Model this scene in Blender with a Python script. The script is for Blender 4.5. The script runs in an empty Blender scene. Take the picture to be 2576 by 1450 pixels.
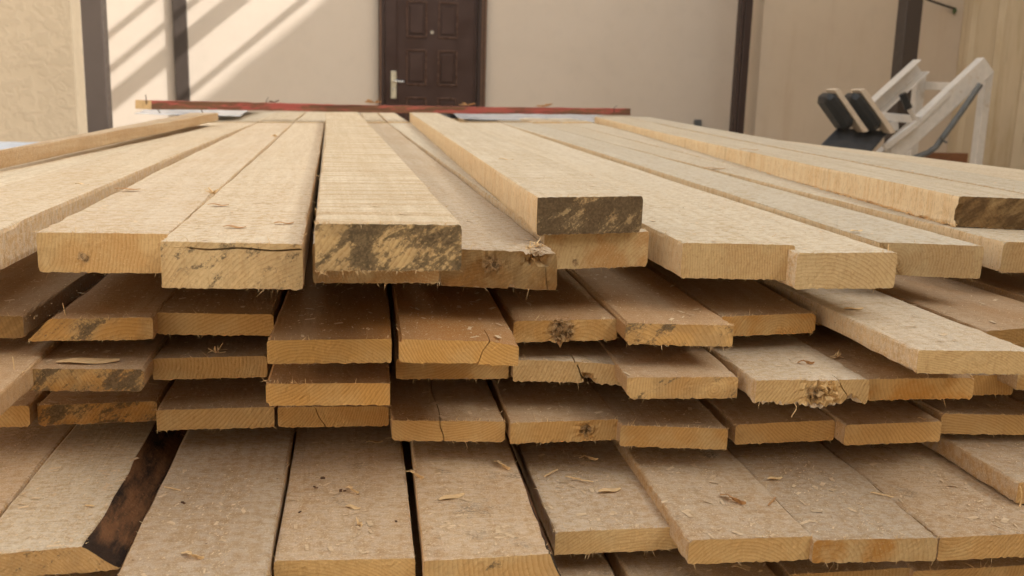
import bpy, math, random
import numpy as np
from mathutils import Matrix, Vector

random.seed(7)
RNG = np.random.default_rng(11)
S = bpy.context.scene
COL = S.collection

# ------------------------------------------------------------------ camera
F = 2467.0                       # focal length in photo pixels (photo width 2576)
CX, CY = 1288.0, 725.0
CAM = np.array([0.0, 0.0, 1.05])
a1 = np.array([870 - CX, 206 - CY, F]); a1 /= np.linalg.norm(a1)
a2 = np.array([948 - CX, 12460 - CY, F]); a2 -= a2.dot(a1) * a1; a2 /= np.linalg.norm(a2)
RM = np.stack([np.cross(a1, -a2), a1, -a2], 1)      # world -> camera (right, down, forward)
cd = bpy.data.cameras.new('camera')
cam = bpy.data.objects.new('camera', cd); COL.objects.link(cam)
r0, r1, r2 = RM[0], RM[1], RM[2]
cam.matrix_world = Matrix(((r0[0], -r1[0], -r2[0], CAM[0]), (r0[1], -r1[1], -r2[1], CAM[1]),
                           (r0[2], -r1[2], -r2[2], CAM[2]), (0, 0, 0, 1)))
cd.sensor_width = 36.0
cd.lens = F / 2576 * 36
cd.clip_start = 0.02; cd.clip_end = 400
cd.dof.use_dof = True
cd.dof.focus_distance = 1.35
cd.dof.aperture_fstop = 8.0
S.camera = cam

# ------------------------------------------------------------------ light
SUN = Vector((-1.0, 0.6, -0.83)).normalized()        # direction the light travels
world = bpy.data.worlds.new('World'); S.world = world
world.use_nodes = True
wn = world.node_tree
bg = wn.nodes['Background']
sky = wn.nodes.new('ShaderNodeTexSky'); sky.sky_type = 'NISHITA'; sky.sun_disc = False
sky.sun_elevation = math.asin(-SUN.z)
sky.sun_rotation = math.atan2(-SUN.x, -SUN.y)
sky.dust_density = 4.0; sky.air_density = 1.0
hs = wn.nodes.new('ShaderNodeHueSaturation'); hs.inputs['Saturation'].default_value = 0.35
tint = wn.nodes.new('ShaderNodeMix'); tint.data_type = 'RGBA'; tint.blend_type = 'MULTIPLY'
tint.inputs[0].default_value = 1.0
tint.inputs[7].default_value = (1.0, 0.95, 0.84, 1)
wn.links.new(sky.outputs[0], hs.inputs['Color'])
wn.links.new(hs.outputs[0], tint.inputs[6])
wn.links.new(tint.outputs[2], bg.inputs['Color'])
bg.inputs['Strength'].default_value = 0.15
sl = bpy.data.lights.new('sun', 'SUN'); sl.energy = 2.0; sl.angle = math.radians(0.6); sl.color = (1.0, 0.95, 0.88)
so = bpy.data.objects.new('sun', sl); COL.objects.link(so)
so.rotation_euler = SUN.to_track_quat('-Z', 'Y').to_euler()
S.view_settings.view_transform = 'Standard'
S.view_settings.look = 'None'
S.view_settings.gamma = 1
S.view_settings.use_curve_mapping = False
S.view_settings.exposure = 1.54
S.render.engine = 'CYCLES'
S.cycles.max_bounces = 10
S.cycles.diffuse_bounces = 6
S.cycles.use_denoising = True

# ------------------------------------------------------------------ helpers
def ray(px, py):
    return RM.T @ np.array([(px - CX) / F, (py - CY) / F, 1.0])

def on_height(px, py, H):        # point at H metres below the eye
    r = ray(px, py); return CAM + r * (-H / r[2])

def on_depth(px, py, y):         # point on the vertical plane at distance y
    r = ray(px, py); return CAM + r * (y / r[1])

def link(o, parent=None):
    COL.objects.link(o)
    if parent is not None: o.parent = parent
    return o

def tag(o, label=None, cat=None, group=None, kind=None):
    if label: o['label'] = label
    if cat: o['category'] = cat
    if group: o['group'] = group
    if kind: o['kind'] = kind
    return o

def empty(name, loc):
    o = bpy.data.objects.new(name, None); o.location = loc; o.empty_display_size = 0.05
    return link(o)

def mesh_obj(name, verts, faces, mats, parent=None, loc=None, fm=None, smooth=False, mw=None):
    me = bpy.data.meshes.new(name)
    me.from_pydata([tuple(map(float, v)) for v in verts], [], faces)
    for m in (mats if isinstance(mats, (list, tuple)) else [mats]): me.materials.append(m)
    if fm is not None: me.polygons.foreach_set('material_index', fm)
    if smooth: me.polygons.foreach_set('use_smooth', [True] * len(me.polygons))
    me.update()
    o = bpy.data.objects.new(name, me)
    if loc is not None: o.location = loc
    if mw is not None: o.matrix_world = mw
    return link(o, parent)

class MB:
    """collects boxes, bars and tubes into one mesh (world coordinates minus an origin)"""
    def __init__(s, org=(0, 0, 0)): s.v = []; s.f = []; s.o = np.array(org, float)
    def add(s, vs, fs):
        n = len(s.v); s.v += [np.array(v, float) - s.o for v in vs]; s.f += [tuple(i + n for i in f) for f in fs]
    def box(s, a, b, bev=0.0):
        a = np.minimum(a, b).astype(float) if isinstance(a, np.ndarray) else np.array([min(p, q) for p, q in zip(a, b)], float)
        b2 = np.array([max(p, q) for p, q in zip(a, b)], float)
        c = (a + b2) / 2; h = (b2 - a) / 2
        s.obox(c, (h[0], 0, 0), (0, h[1], 0), (0, 0, h[2]), bev)
    def obox(s, c, ex, ey, ez, bev=0.0):
        c, ex, ey, ez = (np.array(k, float) for k in (c, ex, ey, ez))
        if bev <= 0:
            vs = [c + i * ex + j * ey + k * ez for i in (-1, 1) for j in (-1, 1) for k in (-1, 1)]
            s.add(vs, [(0, 1, 3, 2), (4, 6, 7, 5), (0, 4, 5, 1), (2, 3, 7, 6), (0, 2, 6, 4), (1, 5, 7, 3)]); return
        L = [np.linalg.norm(k) for k in (ex, ey, ez)]
        U = [k / l for k, l in zip((ex, ey, ez), L)]
        bev = min(bev, min(L) * 0.9)
        vs = []; idx = {}
        for i in (-1, 1):
            for j in (-1, 1):
                for k in (-1, 1):
                    for ax in range(3):
                        d = [L[0] - bev, L[1] - bev, L[2] - bev]; d[ax] += bev
                        idx[(i, j, k, ax)] = len(vs)
                        vs.append(c + U[0] * i * d[0] + U[1] * j * d[1] + U[2] * k * d[2])
        fs = []
        for sg in (-1, 1):
            q = [(-1, -1), (1, -1), (1, 1), (-1, 1)]
            if sg < 0: q = q[::-1]
            fs.append(tuple(idx[(sg, a_, b_, 0)] for a_, b_ in q))
            fs.append(tuple(idx[(b_, sg, a_, 1)] for a_, b_ in q))
            fs.append(tuple(idx[(a_, b_, sg, 2)] for a_, b_ in q))
        for p in (-1, 1):
            for q in (-1, 1):
                fs.append((idx[(p, q, -1, 0)], idx[(p, q, 1, 0)], idx[(p, q, 1, 1)], idx[(p, q, -1, 1)]))
                fs.append((idx[(-1, p, q, 1)], idx[(1, p, q, 1)], idx[(1, p, q, 2)], idx[(-1, p, q, 2)]))
                fs.append((idx[(p, -1, q, 0)], idx[(p, 1, q, 0)], idx[(p, 1, q, 2)], idx[(p, -1, q, 2)]))
                for r in (-1, 1):
                    fs.append((idx[(p, q, r, 0)], idx[(p, q, r, 1)], idx[(p, q, r, 2)]))
        s.add(vs, fs)
    def bar(s, p, q, w, h, up=(0, 0, 1), bev=0.0):
        p = np.array(p, float); q = np.array(q, float); d = q - p; L = np.linalg.norm(d); d /= L
        up = np.array(up, float); sd = np.cross(d, up); sd /= np.linalg.norm(sd); u = np.cross(sd, d)
        s.obox((p + q) / 2, d * L / 2, sd * w / 2, u * h / 2, bev)
    def tube(s, pts, r, n=12):
        pts = [np.array(p, float) for p in pts]; rings = []
        for i, p in enumerate(pts):
            d = pts[min(i + 1, len(pts) - 1)] - pts[max(i - 1, 0)]; d /= np.linalg.norm(d)
            a = np.cross(d, (0, 0, 1) if abs(d[2]) < .9 else (1, 0, 0)); a /= np.linalg.norm(a); b = np.cross(d, a)
            rr = r[i] if isinstance(r, (list, tuple)) else r
            rings.append([p + rr * (a * math.cos(t) + b * math.sin(t)) for t in np.linspace(0, 2 * math.pi, n, endpoint=False)])
        vs = [v for R in rings for v in R]; fs = []
        for i in range(len(rings) - 1):
            for j in range(n):
                fs.append((i * n + j, i * n + (j + 1) % n, (i + 1) * n + (j + 1) % n, (i + 1) * n + j))
        fs.append(tuple(range(n))[::-1]); fs.append(tuple(range((len(rings) - 1) * n, len(rings) * n)))
        s.add(vs, fs)
    def build(s, name, mat, parent=None, smooth=False):
        loc = None if parent is not None else tuple(s.o)
        o = mesh_obj(name, s.v, s.f, mat, parent, loc)
        if smooth:
            for p in o.data.polygons: p.use_smooth = True
            try: o.data.set_sharp_from_angle(angle=math.radians(40))
            except Exception: pass
        return o

# ------------------------------------------------------------------ node helpers
class NT:
    def __init__(s, name):
        s.m = bpy.data.materials.new(name); s.m.use_nodes = True
        s.t = s.m.node_tree; s.b = s.t.nodes['Principled BSDF']
    def new(s, typ, **kw):
        n = s.t.nodes.new(typ)
        for k, v in kw.items(): setattr(n, k, v)
        return n
    def put(s, sock, v):
        if isinstance(v, bpy.types.NodeSocket): s.t.links.new(v, sock)
        elif isinstance(v, (tuple, list)) and sock.type == 'RGBA' and len(v) == 3: sock.default_value = (*v, 1)
        else: sock.default_value = v
    def math(s, op, a, b=0.0, c=None, clamp=False):
        n = s.new('ShaderNodeMath', operation=op, use_clamp=clamp); s.put(n.inputs[0], a); s.put(n.inputs[1], b)
        if c is not None: s.put(n.inputs[2], c)
        return n.outputs[0]
    def vmath(s, op, a, b=None):
        n = s.new('ShaderNodeVectorMath', operation=op); s.put(n.inputs[0], a)
        if b is not None: s.put(n.inputs[1], b)
        return n.outputs[1 if op == 'LENGTH' else 0]
    def mix(s, f, a, b, mode='MIX'):
        n = s.new('ShaderNodeMix', data_type='RGBA', blend_type=mode)
        s.put(n.inputs[0], f); s.put(n.inputs[6], a); s.put(n.inputs[7], b); return n.outputs[2]
    def noise(s, vec, scale=1.0, detail=4.0, rough=0.55, dist=0.0):
        n = s.new('ShaderNodeTexNoise'); s.put(n.inputs['Vector'], vec)
        n.inputs['Scale'].default_value = scale; n.inputs['Detail'].default_value = detail
        n.inputs['Roughness'].default_value = rough; n.inputs['Distortion'].default_value = dist
        return n.outputs[0]
    def ramp(s, v, lo, hi, a=0.0, b=1.0):
        n = s.new('ShaderNodeMapRange', interpolation_type='SMOOTHSTEP'); s.put(n.inputs[0], v)
        s.put(n.inputs[1], lo); s.put(n.inputs[2], hi); s.put(n.inputs[3], a); s.put(n.inputs[4], b); return n.outputs[0]
    def attr(s, name):
        n = s.new('ShaderNodeAttribute', attribute_type='OBJECT', attribute_name=name); return n
    def bump(s, h, strength=0.5, dist=0.001, prev=None):
        n = s.new('ShaderNodeBump'); n.inputs['Strength'].default_value = strength; n.inputs['Distance'].default_value = dist
        s.put(n.inputs['Height'], h)
        if prev is not None: s.t.links.new(prev, n.inputs['Normal'])
        return n.outputs[0]
    def done(s, color, rough=0.8, normal=None, metallic=0.0, spec=0.3):
        s.put(s.b.inputs['Base Color'], color); s.put(s.b.inputs['Roughness'], rough)
        s.b.inputs['Metallic'].default_value = metallic
        s.b.inputs['Specular IOR Level'].default_value = spec
        if normal is not None: s.t.links.new(normal, s.b.inputs['Normal'])
        return s.m

def wood_coords(n):
    co = n.new('ShaderNodeTexCoord').outputs['Object']
    rnd = n.new('ShaderNodeObjectInfo').outputs['Random']
    off = n.math('MULTIPLY', rnd, 37.0)
    cmb = n.new('ShaderNodeCombineXYZ')
    for i in range(3): n.put(cmb.inputs[i], off)
    return co, n.vmath('ADD', co, cmb.outputs[0]), rnd

def wood_face(name, side=False):
    n = NT(name)
    raw, co, rnd = wood_coords(n)
    tone = n.attr('tone').outputs['Fac']; dust = n.attr('dust').outputs['Fac']; band = n.attr('band').outputs['Fac']
    grain = n.noise(n.vmath('MULTIPLY', co, (55, 2.2, 55)), 1, 6, 0.6)
    saw = n.noise(n.vmath('MULTIPLY', co, (5 if not side else 60, 240, 6)), 1, 4, 0.65)
    saw2 = n.noise(n.vmath('MULTIPLY', co, (3, 38, 3)), 1, 3, 0.6, 0.4)
    fuzz = n.noise(co, 520, 3, 0.7)
    clump = n.noise(co, 95, 4, 0.65)
    blot = n.noise(n.vmath('MULTIPLY', co, (9, 4, 9)), 1, 3, 0.5)
    streak = n.noise(n.vmath('MULTIPLY', co, (14, 42, 14)), 1, 5, 0.7)
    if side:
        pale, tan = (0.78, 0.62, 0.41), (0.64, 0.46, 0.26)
    else:
        pale, tan = (0.70, 0.625, 0.495), (0.585, 0.50, 0.37)
    c = n.mix(n.ramp(grain, 0.38, 0.60), pale, tan)
    fig = n.noise(n.vmath('MULTIPLY', co, (42, 1.1, 42)), 1, 3, 0.5, 0.6)
    c = n.mix(n.math('MULTIPLY', n.math('PINGPONG', n.math('MULTIPLY', fig, 9.0), 0.5), 0.42), c, (0.47, 0.32, 0.17))
    c = n.mix(n.ramp(blot, 0.4, 0.7, 0.0, 0.30), c, (0.55, 0.42, 0.25))
    # broad saw bands across the board
    c = n.mix(n.math('MULTIPLY', n.ramp(saw2, 0.44, 0.62), n.math('ADD', 0.12, band)), c, (0.47, 0.33, 0.185))
    c = n.mix(n.ramp(saw, 0.35, 0.72, 0.0, 0.30), c, (0.42, 0.30, 0.17))
    # dust and fibres lying on the face
    d = n.math('MULTIPLY', n.ramp(clump, 0.38, 0.62), dust)
    c = n.mix(d, c, (0.70, 0.655, 0.565))
    if side: c = n.mix(n.attr('lit_edge').outputs['Fac'], c, n.mix(n.ramp(n.noise(n.vmath('MULTIPLY', co, (12, 45, 9)), 1, 4, 0.6, 1.0), 0.42, 0.66), (0.88, 0.74, 0.52), (0.80, 0.60, 0.36)))  # brighter edge colour stands in for light falling from the left
    # warm orange-brown tone, set per board
    c = n.mix(n.math('MULTIPLY', tone, n.ramp(blot, 0.25, 0.75, 0.65, 1.0)), c, (0.35, 0.16, 0.04))
    # light fibres, dark crumbs
    c = n.mix(n.ramp(n.noise(n.vmath('MULTIPLY', co, (75, 330, 90)), 1, 4, 0.72), 0.50, 0.66, 0.0, 0.40), c, (0.25, 0.155, 0.075))
    c = n.mix(n.ramp(clump, 0.30, 0.44, 0.16, 0.0), c, (0.30, 0.20, 0.11))
    c = n.mix(n.ramp(n.noise(n.vmath('MULTIPLY', co, (7, 60, 7)), 1, 5, 0.7, 0.3), 0.56, 0.70, 0.0, 0.45), c, (0.36, 0.235, 0.12))
    c = n.mix(n.math('MULTIPLY', n.ramp(fuzz, 0.52, 0.66, 0.0, 0.7), n.math('SUBTRACT', 1.0, n.math('MULTIPLY', tone, 0.65))), c, (0.84, 0.74, 0.56))
    c = n.mix(n.ramp(streak, 0.66, 0.76, 0.0, 0.5), c, (0.30, 0.19, 0.10))
    c = n.mix(n.ramp(n.noise(co, 210, 2, 0.5), 0.70, 0.76, 0.0, 0.7), c, (0.16, 0.09, 0.045))
    # grey mould smudges
    mould = n.attr('mould').outputs['Fac']
    mm = n.math('MULTIPLY', n.ramp(n.noise(co, 16, 3, 0.5), 0.60, 0.70), n.ramp(n.noise(co, 300, 3, 0.8), 0.42, 0.6))
    c = n.mix(n.math('MULTIPLY', mm, mould), c, (0.13, 0.115, 0.09))
    hv = n.math('FRACT', n.math('MULTIPLY', rnd, 7.31))
    c = n.mix(n.math('MULTIPLY', hv, 0.35), c, n.mix(1.0, c, (1.0, 0.86, 0.66), 'MULTIPLY'))
    v = n.math('ADD', 0.84, n.math('MULTIPLY', rnd, 0.22))
    vv = n.new('ShaderNodeCombineXYZ')
    for i in range(3): n.put(vv.inputs[i], v)
    c = n.mix(1.0, c, vv.outputs[0], 'MULTIPLY')
    h = n.math('ADD', n.math('MULTIPLY', saw, 0.7), n.math('ADD', n.math('MULTIPLY', fuzz, 0.7), n.math('MULTIPLY', clump, 0.8)))
    nb = n.bump(h, 0.6, 0.0009)
    nb = n.bump(grain, 0.2, 0.001, nb)
    return n.done(c, 0.85, nb, spec=0.2)

def wood_end(name):
    n = NT(name)
    raw, co, rnd = wood_coords(n)
    pith = n.attr('pith').outputs['Vector']
    kn = n.attr('knot').outputs['Vector']
    sp = n.new('ShaderNodeSeparateXYZ'); n.put(sp.inputs[0], raw)
    pp = n.new('ShaderNodeSeparateXYZ'); n.put(pp.inputs[0], pith)
    kk = n.new('ShaderNodeSeparateXYZ'); n.put(kk.inputs[0], kn)
    x, z = sp.outputs[0], sp.outputs[2]
    dx = n.math('SUBTRACT', x, pp.outputs[0]); dz = n.math('SUBTRACT', z, pp.outputs[1])
    r = n.math('SQRT', n.math('ADD', n.math('MULTIPLY', dx, dx), n.math('MULTIPLY', dz, dz)))
    wob = n.math('MULTIPLY', n.math('SUBTRACT', n.noise(co, 22, 2, 0.5), 0.5), 0.012)
    kdx = n.math('SUBTRACT', x, kk.outputs[0]); kdz = n.math('SUBTRACT', z, kk.outputs[1])
    kr = n.math('SQRT', n.math('ADD', n.math('MULTIPLY', kdx, kdx), n.math('MULTIPLY', kdz, kdz)))
    kdist = n.math('ADD', kr, n.math('MULTIPLY', n.math('SUBTRACT', n.noise(co, 130, 3, 0.6), 0.5), 0.014))
    kin = n.ramp(n.math('DIVIDE', kdist, n.math('MAXIMUM', kk.outputs[2], 0.0005)), 0.55, 1.25, 1.0, 0.0)
    r = n.math('ADD', n.math('ADD', r, wob), n.math('MULTIPLY', kin, 0.008))
    per = n.math('MAXIMUM', pp.outputs[2], 0.0015)
    s = n.math('FRACT', n.math('DIVIDE', r, per))
    ring = n.math('POWER', s, 2.4)
    fine = n.noise(co, 420, 3, 0.7)
    sawd = n.noise(n.vmath('MULTIPLY', co, (210, 20, 28)), 1, 3, 0.6)
    blot = n.noise(co, 18, 3, 0.55)
    et = n.attr('endtone').outputs['Fac']
    c = n.mix(n.math('MULTIPLY', ring, n.ramp(blot, 0.3, 0.6, 0.30, 0.75)), (0.56, 0.435, 0.25), (0.37, 0.25, 0.115))
    c = n.mix(n.math('MULTIPLY', n.ramp(blot, 0.38, 0.58), et), c, (0.40, 0.185, 0.045))
    c = n.mix(n.ramp(sawd, 0.52, 0.72, 0.0, 0.35), c, (0.36, 0.24, 0.12))
    c = n.mix(n.ramp(n.noise(co, 190, 4, 0.7), 0.52, 0.66, 0.0, 0.35), c, (0.30, 0.18, 0.08))
    c = n.mix(n.ramp(fine, 0.54, 0.70, 0.0, 0.6), c, (0.64, 0.50, 0.31))
    c = n.mix(n.math('MULTIPLY', n.attr('tone').outputs['Fac'], n.ramp(blot, 0.2, 0.7, 0.6, 0.95)), c, n.mix(n.math('MULTIPLY', ring, 0.7), (0.57, 0.345, 0.115), (0.37, 0.185, 0.048)))
    # dark mould and dirt
    st = n.attr('stain').outputs['Fac']
    rt = n.new('ShaderNodeMapping'); rt.inputs['Rotation'].default_value = (0, math.radians(38), 0); n.put(rt.inputs[0], co)
    rot = n.new('ShaderNodeMapping'); rot.inputs['Scale'].default_value = (17, 14, 44); n.put(rot.inputs[0], rt.outputs[0])
    s1 = n.noise(rot.outputs[0], 1, 5, 0.72, 0.3); s2 = n.noise(co, 260, 4, 0.75)
    sv = n.math('ADD', n.math('MULTIPLY', s1, 0.70), n.math('MULTIPLY', s2, 0.30))
    th = n.math('SUBTRACT', 0.66, n.math('MULTIPLY', st, 0.27))
    sm = n.math('MULTIPLY', n.ramp(sv, n.math('SUBTRACT', th, 0.01), n.math('ADD', th, 0.065)), n.math('GREATER_THAN', st, 0.02))
    sc = n.mix(n.ramp(s2, 0.4, 0.62), (0.05, 0.042, 0.03), (0.15, 0.115, 0.075))
    c = n.mix(n.math('MULTIPLY', n.math('MULTIPLY', st, 0.5), n.ramp(n.noise(co, 26, 3, 0.6), 0.42, 0.6)), c, (0.20, 0.135, 0.075))
    c = n.mix(n.math('MULTIPLY', sm, 0.88), c, sc)
    dk = n.attr('dirt').outputs['Fac']
    c = n.mix(n.math('MULTIPLY', dk, n.ramp(s1, 0.3, 0.6, 0.55, 1.0)), c, (0.10, 0.062, 0.03))
    # knot
    kc = n.mix(n.ramp(n.noise(co, 170, 4, 0.75), 0.36, 0.6), (0.07, 0.045, 0.025), (0.36, 0.25, 0.14))
    c = n.mix(n.math('MULTIPLY', kin, 0.9), c, kc)
    hv = n.math('FRACT', n.math('MULTIPLY', rnd, 5.17))
    c = n.mix(n.math('MULTIPLY', hv, 0.5), c, n.mix(1.0, c, (1.0, 0.88, 0.66), 'MULTIPLY'))
    v = n.math('ADD', 0.90, n.math('MULTIPLY', rnd, 0.28))
    vv = n.new('ShaderNodeCombineXYZ')
    for i in range(3): n.put(vv.inputs[i], v)
    c = n.mix(1.0, c, vv.outputs[0], 'MULTIPLY')
    h = n.math('ADD', n.math('ADD', n.math('MULTIPLY', fine, 0.8), sawd), n.math('MULTIPLY', ring, -0.4))
    nb = n.bump(h, 0.7, 0.0012)
    return n.done(c, 0.85, nb, spec=0.2)

def bark_mat():
    n = NT('bark')
    raw, co, rnd = wood_coords(n)
    a = n.noise(n.vmath('MULTIPLY', co, (40, 9, 40)), 1, 6, 0.7); b = n.noise(co, 150, 4, 0.7)
    c = n.mix(n.ramp(a, 0.35, 0.62), (0.020, 0.013, 0.010), (0.20, 0.095, 0.042))
    c = n.mix(n.ramp(b, 0.56, 0.7, 0, 0.5), c, (0.30, 0.16, 0.075))
    sy = n.new('ShaderNodeSeparateXYZ'); n.put(sy.inputs[0], raw)
    c = n.mix(n.ramp(n.math('ADD', sy.outputs[1], n.math('MULTIPLY', a, 0.12)), 0.10, 0.14, 0.9, 0.0), c, (0.018, 0.012, 0.010))
    return n.done(c, 0.8, n.bump(n.math('ADD', a, b), 0.9, 0.004), spec=0.3)

def chip_mat(name, a, b):
    n = NT(name)
    raw, co, rnd = wood_coords(n)
    g = n.noise(n.vmath('MULTIPLY', co, (90, 500, 200)), 1, 3)
    return n.done(n.mix(n.ramp(g, 0.35, 0.65), a, b), 0.75, n.bump(g, 0.4, 0.0005))

def plaster(name, ca, cb, scale=2.0, dirt=0.0, emboss=False, streaks=False):
    n = NT(name)
    co = n.new('ShaderNodeTexCoord').outputs['Object']
    big = n.noise(co, 0.7, 4, 0.6); med = n.noise(co, 7, 5, 0.6); fine = n.noise(co, 160, 3, 0.6)
    c = n.mix(n.ramp(big, 0.3, 0.7), ca, cb)
    c = n.mix(n.ramp(med, 0.45, 0.75, 0, 0.18), c, tuple(k * 0.78 for k in ca))
    h = fine; bump = n.bump(fine, 0.25, 0.002)
    bump = n.bump(med, 0.12, 0.01, bump)
    if dirt:
        dv = n.noise(n.vmath('MULTIPLY', co, (5, 5, 0.8)), 1, 5, 0.65)
        geo = n.new('ShaderNodeSeparateXYZ'); n.put(geo.inputs[0], co)
        c = n.mix(n.math('MULTIPLY', n.ramp(dv, 0.5, 0.72), dirt), c, (0.40, 0.25, 0.14))
    if streaks:
        sv = n.noise(n.vmath('MULTIPLY', co, (2.6, 2.6, 0.5)), 1, 6, 0.65, 0.2)
        c = n.mix(n.ramp(sv, 0.44, 0.66, 0, 0.6), c, (0.36, 0.25, 0.12))
        sv2 = n.noise(n.vmath('MULTIPLY', co, (11, 11, 0.7)), 1, 7, 0.75, 0.5)
        c = n.mix(n.ramp(sv2, 0.60, 0.68, 0, 0.75), c, (0.16, 0.115, 0.05))
    if emboss:
        e = n.noise(co, 17, 3, 0.5, 0.8)
        ev = n.ramp(e, 0.40, 0.60)
        c = n.mix(n.math('MULTIPLY', ev, 0.24), c, tuple(k * 0.78 for k in ca))
        bump = n.bump(ev, 0.25, 0.006, bump)
    return n.done(c, 0.9, bump, spec=0.15)

def plain(name, col, rough=0.5, metallic=0.0, var=0.15, scale=25, bumpd=0.0008, spec=0.4, dirt=None):
    n = NT(name)
    co = n.new('ShaderNodeTexCoord').outputs['Object']
    a = n.noise(co, scale, 5, 0.6); b = n.noise(co, scale * 9, 3, 0.6)
    c = n.mix(n.ramp(a, 0.3, 0.7), tuple(k * (1 - var) for k in col), tuple(min(1, k * (1 + var)) for k in col))
    if dirt: c = n.mix(n.ramp(n.noise(co, scale * 0.5, 6, 0.7), 0.56, 0.7, 0, 0.6), c, dirt)
    return n.done(c, n.ramp(a, 0.3, 0.7, rough - 0.08, min(1, rough + 0.1)), n.bump(b, 0.3, bumpd), metallic, spec)

M_FACE = wood_face('sawn_face'); M_SIDE = wood_face('sawn_edge', True); M_END = wood_end('end_grain'); M_BARK = bark_mat()
M_CHIP = chip_mat('pale_shaving', (0.78, 0.60, 0.36), (0.62, 0.43, 0.22))
M_CHIPB = chip_mat('brown_shaving', (0.50, 0.29, 0.13), (0.36, 0.19, 0.08))
M_DARKB = chip_mat('bark_crumb', (0.10, 0.045, 0.02), (0.05, 0.025, 0.015))
M_DUST = chip_mat('sawdust', (0.72, 0.58, 0.40), (0.55, 0.41, 0.26))
M_WALL = plaster('wall_plaster', (0.60, 0.525, 0.45), (0.565, 0.49, 0.415), dirt=0.0)
M_WALLR = plaster('right_wall_plaster', (0.61, 0.51, 0.40), (0.56, 0.46, 0.355), dirt=0.2)
M_TAN = plaster('embossed_plaster', (0.30, 0.245, 0.175), (0.335, 0.275, 0.20), emboss=True)
M_SIDEW = plaster('stained_plaster', (0.60, 0.49, 0.34), (0.52, 0.42, 0.29), streaks=True)
M_BROWN = plain('brown_paint', (0.058, 0.044, 0.037), 0.5, var=0.05, bumpd=0.0002)
M_DOOR = plain('door_brown', (0.050, 0.027, 0.022), 0.36, var=0.12, scale=6)
M_DOORF = plain('door_frame_brown', (0.042, 0.025, 0.021), 0.5, var=0.04, bumpd=0.0001)
M_GOLD = plain('door_hardware', (0.70, 0.66, 0.52), 0.35, metallic=0.6)
M_STEEL = plain('bright_steel', (0.7, 0.7, 0.68), 0.25, metallic=0.9)
M_WHITE = plain('machine_white', (0.66, 0.62, 0.57), 0.45, var=0.06, dirt=(0.45, 0.36, 0.26))
M_PADC = plain('pad_back_cream', (0.60, 0.50, 0.39), 0.6, var=0.06)
M_PAD = plain('black_vinyl', (0.022, 0.024, 0.026), 0.42, var=0.2)
M_PADG = plain('grey_vinyl', (0.045, 0.048, 0.055), 0.5, var=0.2)
M_GREYP = plain('grey_tube_paint', (0.13, 0.135, 0.135), 0.45)
M_REDB = None
M_GROUND = plaster('concrete_ground', (0.50, 0.44, 0.35), (0.45, 0.39, 0.31), dirt=0.2)
M_SHEET = plain('roof_sheet', (0.30, 0.22, 0.17), 0.5)
M_CABLE = plain('black_cable', (0.02, 0.02, 0.02), 0.5)
M_GREEN = plain('green_clip', (0.07, 0.10, 0.04), 0.6)
M_BOX = plain('grey_socket', (0.10, 0.105, 0.11), 0.5)
M_NAIL = plain('rusty_nail', (0.07, 0.05, 0.04), 0.6, metallic=0.5)

def plastic_mat():
    n = NT('milky_plastic')
    co = n.new('ShaderNodeTexCoord').outputs['Object']
    w = n.noise(co, 14, 5, 0.6, 0.5)
    m = n.done((0.60, 0.62, 0.66), 0.25, n.bump(w, 0.6, 0.01), spec=0.5)
    n.b.inputs['Transmission Weight'].default_value = 0.25
    return m
M_PLASTIC = plastic_mat()
M_COVER = plain('blue_grey_cover', (0.26, 0.29, 0.34), 0.45, var=0.06)

def red_wood():
    n = NT('red_painted_wood')
    co = n.new('ShaderNodeTexCoord').outputs['Object']
    g = n.noise(n.vmath('MULTIPLY', co, (3, 60, 60)), 1, 6, 0.6)
    p = n.noise(n.vmath('MULTIPLY', co, (5, 30, 30)), 1, 6, 0.7)
    nz = n.new('ShaderNodeSeparateXYZ'); n.put(nz.inputs[0], n.new('ShaderNodeNewGeometry').outputs['Normal'])
    bare = n.mix(n.ramp(g, 0.35, 0.65), (0.20, 0.105, 0.055), (0.11, 0.055, 0.035))
    red = n.mix(n.ramp(g, 0.3, 0.7), (0.42, 0.11, 0.09), (0.30, 0.07, 0.06))
    up = n.ramp(nz.outputs[2], 0.4, 0.8, 0.10, -0.15)
    cover = n.ramp(p, n.math('ADD', 0.36, up), n.math('ADD', 0.48, up), 0.0, 1.0)
    return n.done(n.mix(cover, bare, red), 0.7, n.bump(g, 0.5, 0.002))
M_REDB = red_wood()
M_CUT = plain('fresh_cut_end', (0.55, 0.40, 0.22), 0.85)

# ------------------------------------------------------------------ setting
WY = 8.9                                   # distance of the back wall
g = MB((0, 0, 0)); g.add([(-150, -150, 0), (150, -150, 0), (150, 150, 0), (-150, 150, 0)], [(0, 1, 2, 3)])
tag(g.build('ground', M_GROUND), kind='structure')

w = MB((0, WY, 0)); w.box((-6.0, WY, 0.003), (3.66, WY + 0.25, 4.2))
tag(w.build('back_wall', M_WALL), 'smooth cream plaster wall behind the lumber, partly sunlit, around the brown door', 'wall')
WR = WY - 0.36
w = MB((4.5, WR, 0)); w.box((3.663, WR, 0.003), (5.6, WR + 0.5, 4.2))
tag(w.build('right_wall', M_WALLR), 'beige plaster wall section standing proud, right of the dark downpipe post', 'wall')
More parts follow.
